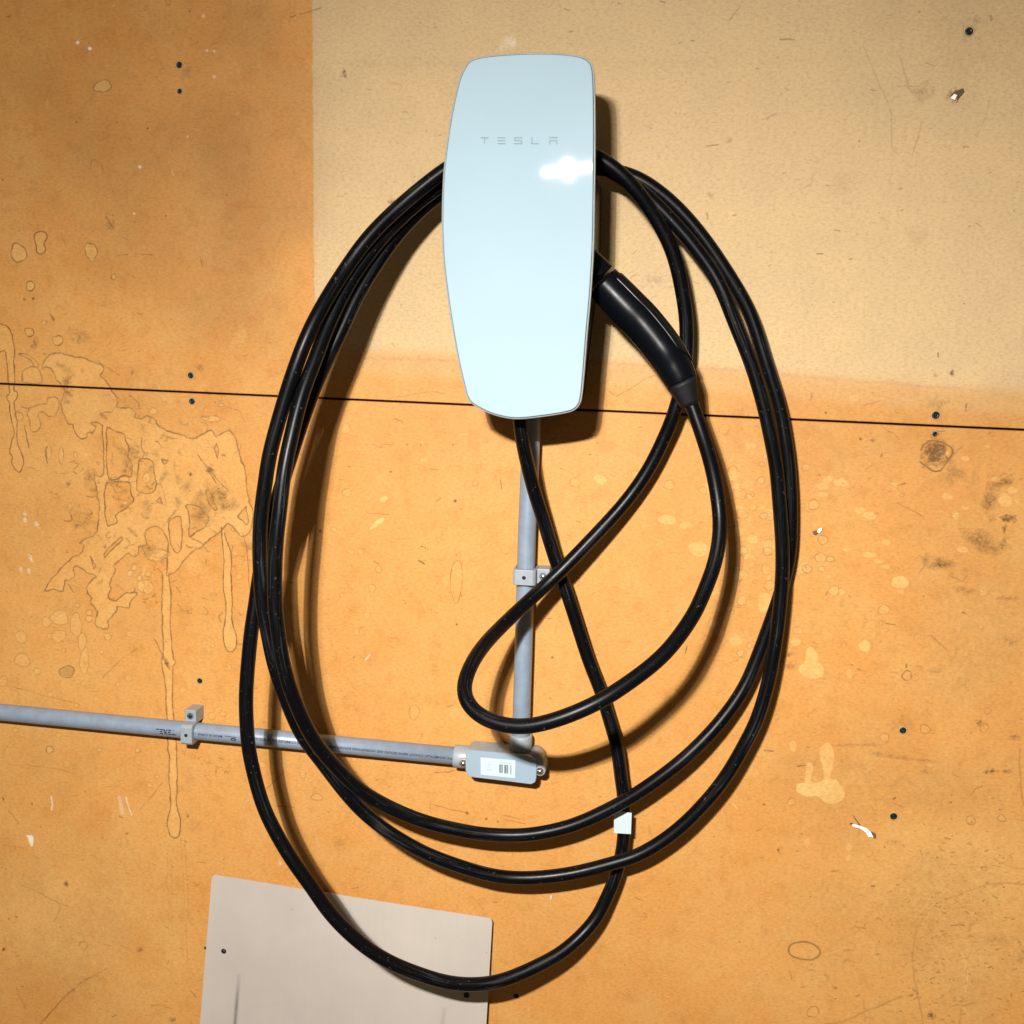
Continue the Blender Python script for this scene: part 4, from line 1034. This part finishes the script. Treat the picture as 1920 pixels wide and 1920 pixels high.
st_quads('small_print', [(0.60 + 0.032 * i, 0.16 + 0.004 * (i % 2), 0.60 + 0.032 * i + 0.02, 0.22) for i in range(8)], M_grey)
bm = bmesh.new()
for k in range(20):
    t0, t1 = 0.6 + 5.2 * k / 20, 0.6 + 5.2 * (k + 1) / 20
    bm.faces.new([bm.verts.new(stq(0.255 + 0.052 * r * math.cos(t), 0.43 + 0.105 * r * math.sin(t), HB + 0.00034)) for t, r in ((t0, 1), (t1, 1), (t1, 0.66), (t0, 0.66))])
bm_obj('round_mark', bm, M_grey, cv)
st_quads('small_print', [(0.19, 0.62, 0.33, 0.65), (0.20, 0.69, 0.32, 0.72), (0.24, 0.20, 0.28, 0.235)], M_grey)

# ------------------------------------------------------------------ the charger
HF = 0.140
FM = P(1065, 318, 0.1445)             # where the lamp is mirrored: fixes the tilt of the glass
FN = ((CAM - FM).normalized() + (LAMP - FM).normalized()).normalized()
def PF(px, py, off=0.0):
    w = (RC @ Vector(((px - 960) / F, -(py - 960) / F, -1.0)))
    t = ((FM + FN * off) - CAM).dot(FN) / w.dot(FN)
    return CAM + w * t
face_px = [(873.6, 120), (883, 111), (901, 105), (937, 100.5), (991.5, 97.5), (1037, 97.8), (1070, 100.5), (1092, 105), (1105.5, 113), (1111.5, 124), (1114.5, 145), (1116, 211), (1116, 302), (1115, 380), (1113.6, 453), (1111.5, 500), (1107.5, 560), (1101.5, 625), (1095.5, 700), (1091.5, 740), (1087.5, 757), (1078.5, 768.5), (1061, 775), (1022, 781.5), (976, 786.5), (948, 784.5), (916, 775.5), (885.5, 759), (875, 745), (870.5, 730), (858.5, 679), (843, 591), (831, 500), (828, 453), (827, 407), (829.5, 332), (836, 271), (846.5, 205), (860, 148)]
o2 = catmull([(x, y, 0) for x, y in face_px], 6, True)
o2 = [(v.x, v.y) for v in o2]
base_loop = [PF(x, y) for x, y in o2]
fc = sum(base_loop, Vector()) / len(base_loop)
def inset(loop, dist):
    n = len(loop); out = []
    for i in range(n):
        a, b = loop[i - 1], loop[(i + 1) % n]
        nn = (b - a).normalized().cross(FN)
        if nn.dot(fc - loop[i]) < 0: nn = -nn
        out.append(loop[i] + nn * dist)
    return out
def at_h(loop, h): return [v + FN * (h - HF) for v in loop]
def at_w(loop, h): return [Vector((v.x, -h, v.z)) for v in loop]
ch = empty('wall_charger', Vector((fc.x, 0, fc.z)), 'white glass fronted electric car charger mounted on the wall', 'car charger')
# glass plate, very slightly domed
gl = inset(base_loop, 0.0019)
bm = bmesh.new()
rings_ = []
for k, (ins, hh) in enumerate(((0.0004, HF - 0.0042), (0.0, HF - 0.0034), (0.0, HF - 0.0010), (0.0004, HF - 0.0003), (0.0012, HF))):
    rings_.append(at_h(inset(gl, ins) if ins else gl, hh))
loft(bm, rings_, True, True)
g_ = bm_obj('glass_front', bm, M_glass, ch, False)
for p in g_.data.polygons: p.use_smooth = len(p.vertices) == 4
# white rim and dark joint
bm = bmesh.new()
loft(bm, [at_h(inset(base_loop, 0.0010), HF - 0.0125), at_h(base_loop, HF - 0.0105), at_h(base_loop, HF - 0.0030), at_h(inset(base_loop, 0.0008), HF - 0.0022), at_h(inset(base_loop, 0.0013), HF - 0.0022)], True, True)
bm_obj('rim', bm, M_trim, ch, False)
bm = bmesh.new()
loft(bm, [at_h(inset(base_loop, 0.0012), HF - 0.0021), at_h(inset(base_loop, 0.0012), HF - 0.00185), at_h(inset(base_loop, 0.0030), HF - 0.00185)], True, True)
bm_obj('gasket', bm, M_gasket, ch, False)
# black housing behind the rim
bm = bmesh.new()
loft(bm, [at_h(inset(base_loop, 0.014), HF - 0.030), at_h(inset(base_loop, 0.0050), HF - 0.022), at_h(inset(base_loop, 0.0018), HF - 0.0127)], True, True)
bm_obj('housing', bm, M_black, ch, False)
# rear body: the spool that the cable hangs on
body_px = []
arch = []
zc_top = W(0, 345, 0).z
lp = inset(base_loop, 0.001)
bl_ = []
for v in lp:
    u = (v.x - fc.x) / 0.09
    cap = W(0, 347 + 44 * u * u, 0).z
    z = min(v.z, cap)
    # lower part narrows slightly on the way down
    zlow = W(0, 500, 0).z
    k = 1.0
    if z < zlow: k = 1.0 - 0.10 * min(1, (zlow - z) / (zlow - W(0, 770, 0).z))
    bl_.append(Vector((fc.x + (v.x - fc.x) * k, 0, z)))
bm = bmesh.new()
loft(bm, [at_w(bl_, 0.0005), at_w(bl_, 0.004), at_w([fc + (v - fc) * 0.985 for v in bl_], 0.06), at_w([fc + (v - fc) * 0.96 for v in bl_], HF - 0.034)], True, True)
bm_obj('rear_body', bm, M_black, ch, False)
# cable gland under the charger
gq = P(972, 768, 0.085)
# lettering, drawn as bars on the glass
def lg(x, y): return PF(780 + x / 3.31, 60 + y / 3.31, 0.00018)
def letter(polys):
    bm = bmesh.new()
    for pl in polys:
        bm.faces.new([bm.verts.new(lg(x, y)) for x, y in pl])
    bm_obj('lettering', bm, M_logo, g_)
def bar(x0, x1, y0, y1, sl=0): return [(x0, y0), (x1, y0), (x1 - sl, y1), (x0 + sl, y1)]
letter([bar(399, 452, 652, 661, 5), [(421, 664), (430, 664), (428, 697), (423, 697)]])
letter([bar(505, 554, 652, 660, 2), bar(505, 554, 670, 678, 2), bar(505, 554, 689, 697, 2)])
letter([bar(610, 661, 652, 660), bar(610, 617, 660.3, 670), bar(610, 659, 670.3, 678), bar(652, 659, 678.3, 689), bar(606, 659, 689.3, 697)])
letter([bar(716, 723, 652, 688.7), bar(713, 762, 689, 697)])
letter([bar(826, 879, 652, 660, 2), bar(826, 877, 671, 678), bar(826, 832, 678.3, 698), bar(871, 877, 678.3, 698)])

# ------------------------------------------------------------------ charging cable
R_W = 0.0079
ctl = [
 (972, 745, .086), (975, 787, .086), (978, 817, .084), (987, 863, .068), (1002, 923, .053), (1017, 969, .044), (1030, 1013, .037), (1044, 1057, .031), (1060, 1102, .027), (1084, 1177, .024), (1105, 1242, .023), (1127, 1297, .023), (1140, 1341, .024), (1157, 1400, .030), (1163, 1450, .028), (1169, 1490, .028), (1171, 1530, .028), (1170, 1565, .029), (1165, 1603, .030), (1152, 1650, .032), (1134, 1690, .036), (1118, 1722, .042), (1088, 1756, .052), (1050, 1788, .066), (1000, 1814.5, .080), (941.6, 1838.6, .095), (890, 1846, .106), (838, 1842, .117), (787, 1826.6, .127), (735, 1806, .136), (684, 1775, .144), (625, 1720, .151), (580.6, 1658, .155), (546, 1610, .157), (512, 1551.6, .158), (489.5, 1500, .158), (469, 1420, .158), (463.5, 1375, .158), (461, 1310, .157), (465, 1245, .155), (472, 1175, .153), (478, 1140, .151), (487, 1075, .148), (500, 1010, .146), (514, 960, .144), (529, 905, .141), (544, 860, .137), (557, 818, .134), (582, 747, .127), (602, 697, .120), (635, 630, .108), (667, 560, .096), (697, 508, .085), (740, 446, .070), (778, 404, .062), (815, 371, .055), (870, 337, .047), (930, 318, .042), (990, 309, .040), (1060, 309, .040), (1120, 314, .040), (1163, 323, .039), (1204, 338, .038), (1263, 383, .035), (1323, 452, .032), (1384, 545, .029), (1411, 600, .027), (1436, 680, .026), (1461, 760, .025), (1475, 840, .024), (1481, 900, .0235), (1483, 950, .023), (1482, 1020, .022), (1476, 1062, .022), (1464, 1110, .022), (1447, 1160, .022), (1423, 1225, .024), (1395, 1290, .030), (1353, 1350, .039), (1305, 1402, .048), (1260, 1441, .054), (1200, 1484, .058), (1150, 1513, .060), (1075, 1547, .065), (1000, 1564, .070), (940, 1566, .073), (880, 1560, .080), (780, 1535, .096), (680, 1485, .122), (613, 1420, .150), (581, 1375, .165), (551, 1310, .180), (531, 1245, .188), (520, 1175, .191), (516, 1140, .192), (515, 1075, .192), (518, 1010, .191), (524, 960, .189), (530, 905, .185), (537, 860, .180), (564, 746, .162), (588, 682, .148), (610, 622, .134), (636, 565, .120), (668, 509, .106), (715, 446, .091), (752, 408, .083), (790, 374, .076), (850, 333, .068), (920, 304, .063), (990, 292, .061), (1060, 294, .060), (1115, 306, .060), (1160, 328, .059), (1194, 352, .057), (1225, 378, .055), (1287, 444, .052), (1334, 507, .050), (1353, 541, .050), (1376, 600, .048), (1408, 680, .046), (1432, 760, .045), (1449, 840, .044), (1456, 880, .043), (1462, 950, .042), (1467, 1020, .041), (1467, 1070, .041), (1465.5, 1100, .041), (1460, 1160, .042), (1451, 1225, .042), (1438, 1290, .043), (1419, 1350, .044), (1394, 1400, .046), (1357, 1462, .048), (1310, 1518, .050), (1260, 1564, .053), (1200, 1602, .057), (1150, 1618, .060), (1075, 1637, .065), (1000, 1646, .070), (940, 1644, .075), (880, 1630, .084), (780, 1591, .098), (680, 1522, .112), (597, 1420, .133), (564, 1375, .146), (536, 1310, .157), (514, 1245, .163), (500, 1175, .166), (493, 1140, .167), (488, 1075, .167), (487, 1010, .167), (490, 960, .167), (498, 900, .167), (507, 845, .166), (535, 745, .163), (555, 685, .161), (576, 630, .156), (604, 575, .144), (645, 509, .123), (692, 444, .112), (755, 382, .100), (838, 316, .091), (900, 285, .086), (980, 270, .084), (1060, 274, .083), (1105, 287, .082), (1144, 309, .080), (1187, 349, .075), (1225, 401, .065), (1256, 458, .058), (1272, 510, .052), (1281, 557, .047), (1287, 600, .044), (1287, 655, .041), (1281, 712, .040), (1264, 775, .038), (1248, 815, .034), (1216, 880, .032), (1173, 941, .035), (1112, 1008, .046), (1052, 1070, .056), (1006, 1113, .068), (951, 1164, .102), (907, 1210, .145), (880, 1253, .178), (868, 1297, .200), (884, 1330, .213), (918, 1352, .221), (968, 1363, .226), (1017, 1357, .227), (1082, 1335, .224), (1148, 1301, .214), (1240, 1232, .186), (1296, 1160, .156), (1318, 1115, .139), (1340, 1057, .122), (1350, 1000, .109), (1348, 950, .099), (1336, 880, .093), (1319, 822, .092), (1299, 764, .088), (1292, 745, .087)]
pth = [P(*c) for c in ctl]
cc = catmull(pth, 8)
cr_ = resample(cc, 0.004)
cr_ = smooth_path(cr_, 0.011, 0.004)
cable = empty('charging_cable', P(975, 800, 0.086), 'thick black charging cable coiled in big loops round the white charger', 'charging cable')
tube('sheath', cr_, R_W, M_cable, cable, 22)
# white flag label round the cable
tq = [(1151.5, 1520), (1184.5, 1524), (1183, 1563.5), (1151, 1561.5)]
bm = bmesh.new()
tl_ = [P(x, y, 0.0372) for x, y in tq]
prism(bm, tl_, [v + OUT * 0.0006 for v in tl_])
tg = bm_obj('flag_label', bm, M_paper, cable)
i0 = min(range(len(cr_)), key=lambda i: (Vector(cr_[i]) - P(1171, 1541, 0.028)).length)
tube('label_wrap', [Vector(cr_[i]) for i in range(i0 - 2, i0 + 3)], R_W + 0.0005, M_paper, tg, 22, False)

# plug handle
hc = [(1070, 470, 32, .080), (1100, 499, 33, .080), (1130, 529, 33.5, .080), (1155, 555, 35, .081), (1179, 580, 35.7, .082), (1199, 600, 35.6, .082), (1218, 622, 35.3, .083), (1234, 642, 35, .084), (1247, 660, 34.6, .085), (1259, 679, 33.6, .085), (1269, 697, 32, .086), (1278.5, 717, 29.8, .087)]
hpts = [P(x, y, h) for x, y, w, h in hc]
hw_ = [w * (D - h) / F for x, y, w, h in hc]
cs_ = catmull(hpts, 6)
ws_ = [v.x for v in catmull([(w, 0, 0) for w in hw_], 6)]
def frames(pts):
    fr = []
    for i in range(len(pts)):
        t = (pts[min(i + 1, len(pts) - 1)] - pts[max(i - 1, 0)]).normalized()
        a = t.cross(OUT).normalized()          # across, in the wall plane
        if a.x < 0: a = -a                     # towards upper right
        b = a.cross(t).normalized()
        if b.dot(OUT) < 0: b = -b
        fr.append((t, a, b))
    return fr
fr_ = frames(cs_)
def section(i, w, depth=0.86, n=44, e=1.9, grow=0.0):
    t, a, b = fr_[i]
    out = []
    for k in range(n):
        an = 2 * math.pi * k / n
        c, s = math.cos(an), math.sin(an)
        x = math.copysign(abs(c) ** (2 / e), c); y = math.copysign(abs(s) ** (2 / e), s)
        out.append(cs_[i] + a * (x * (w + grow)) + b * (y * (w * depth + grow)))
    return out
plug = empty('plug_handle', Vector((hpts[5].x, 0, hpts[5].z)), None, None)
plug.parent = cable; plug.location = Vector((hpts[5].x, 0, hpts[5].z)) - full_loc(cable)
plug.empty_display_size = 0.01
i_cut = 11                                  # joint between grip and nose
bm = bmesh.new()
loft(bm, [section(i, ws_[i] - 0.0002) for i in range(0, i_cut + 1)])
bm_obj('nose', bm, M_satin, plug, True)
bm = bmesh.new()
lps = [section(i_cut, ws_[i_cut] - 0.0006, grow=0), section(i_cut, ws_[i_cut])]
lps = [section(i, ws_[i] + (0 if i_cut + 2 < i < len(cs_) - 2 else -0.0003)) for i in range(i_cut + 1, len(cs_))]
loft(bm, lps)
bm_obj('grip', bm, M_satin, plug, True)
# glossy thumb panel along the upper right flank
bm = bmesh.new()
rows = []
i1, i2 = i_cut + 3, len(cs_) - 7
for i in range(i1, i2 + 1):
    t, a, b = fr_[i]
    w = ws_[i]
    q = (i - i1) / (i2 - i1)
    tap = min(1, (1 - q) / 0.22) ** 0.6
    row = []
    for k in range(9):
        an = math.radians(-30 + (58 * tap + 4 + 20 * tap) * k / 8)
        c, s = math.cos(an), math.sin(an)
        x = math.copysign(abs(c) ** (2 / 1.9), c); y = math.copysign(abs(s) ** (2 / 1.9), s)
        row.append(bm.verts.new(cs_[i] + a * (x * (w + 0.0007)) + b * (y * (w * 0.86 + 0.0007))))
    rows.append(row)
for r0, r1 in zip(rows[:-1], rows[1:]):
    for k in range(8):
        bm.faces.new((r0[k], r0[k + 1], r1[k + 1], r1[k]))
tp_ = bm_obj('thumb_panel', bm, M_gloss, plug, True)
md = tp_.modifiers.new('solid', 'SOLIDIFY'); md.thickness = 0.0009; md.offset = 0
# strain-relief boot
b0 = P(1278.5, 717, .087); b1 = P(1294, 761, .088)
t, a, b = fr_[-1]
tb = (b1 - b0).normalized()
loops = []
for k in range(7):
    q = k / 6
    c = b0 + (b1 - b0) * q
    w = (29.3 - 12.8 * q ** 0.9) * (D - .087) / F
    tt = (t * (1 - q) + tb * q).normalized()
    aa = tt.cross(OUT).normalized()
    if aa.x < 0: aa = -aa
    bb = aa.cross(tt)
    if bb.dot(OUT) < 0: bb = -bb
    loops.append([c + aa * (math.copysign(abs(math.cos(x)) ** 0.85, math.cos(x)) * w) + bb * (math.copysign(abs(math.sin(x)) ** 0.85, math.sin(x)) * w * (0.82 + 0.1 * q)) for x in [2 * math.pi * j / 32 for j in range(32)]])
bm = bmesh.new(); loft(bm, loops)
bm_obj('boot', bm, M_boot, plug, True, bevel=0)

# sanity print: closest approach of separate cable strands
pc = cr_
mn = 9
for i in range(0, len(pc), 3):
    d = np.linalg.norm(pc - pc[i], axis=1)
    d[max(0, i - 25):i + 26] = 9
    j = int(d.argmin())
    if d[j] < 0.0135 and j > i:
        print('CLOSE', i, j, round(float(d[j]), 4), [round(float(x), 3) for x in pc[i]])
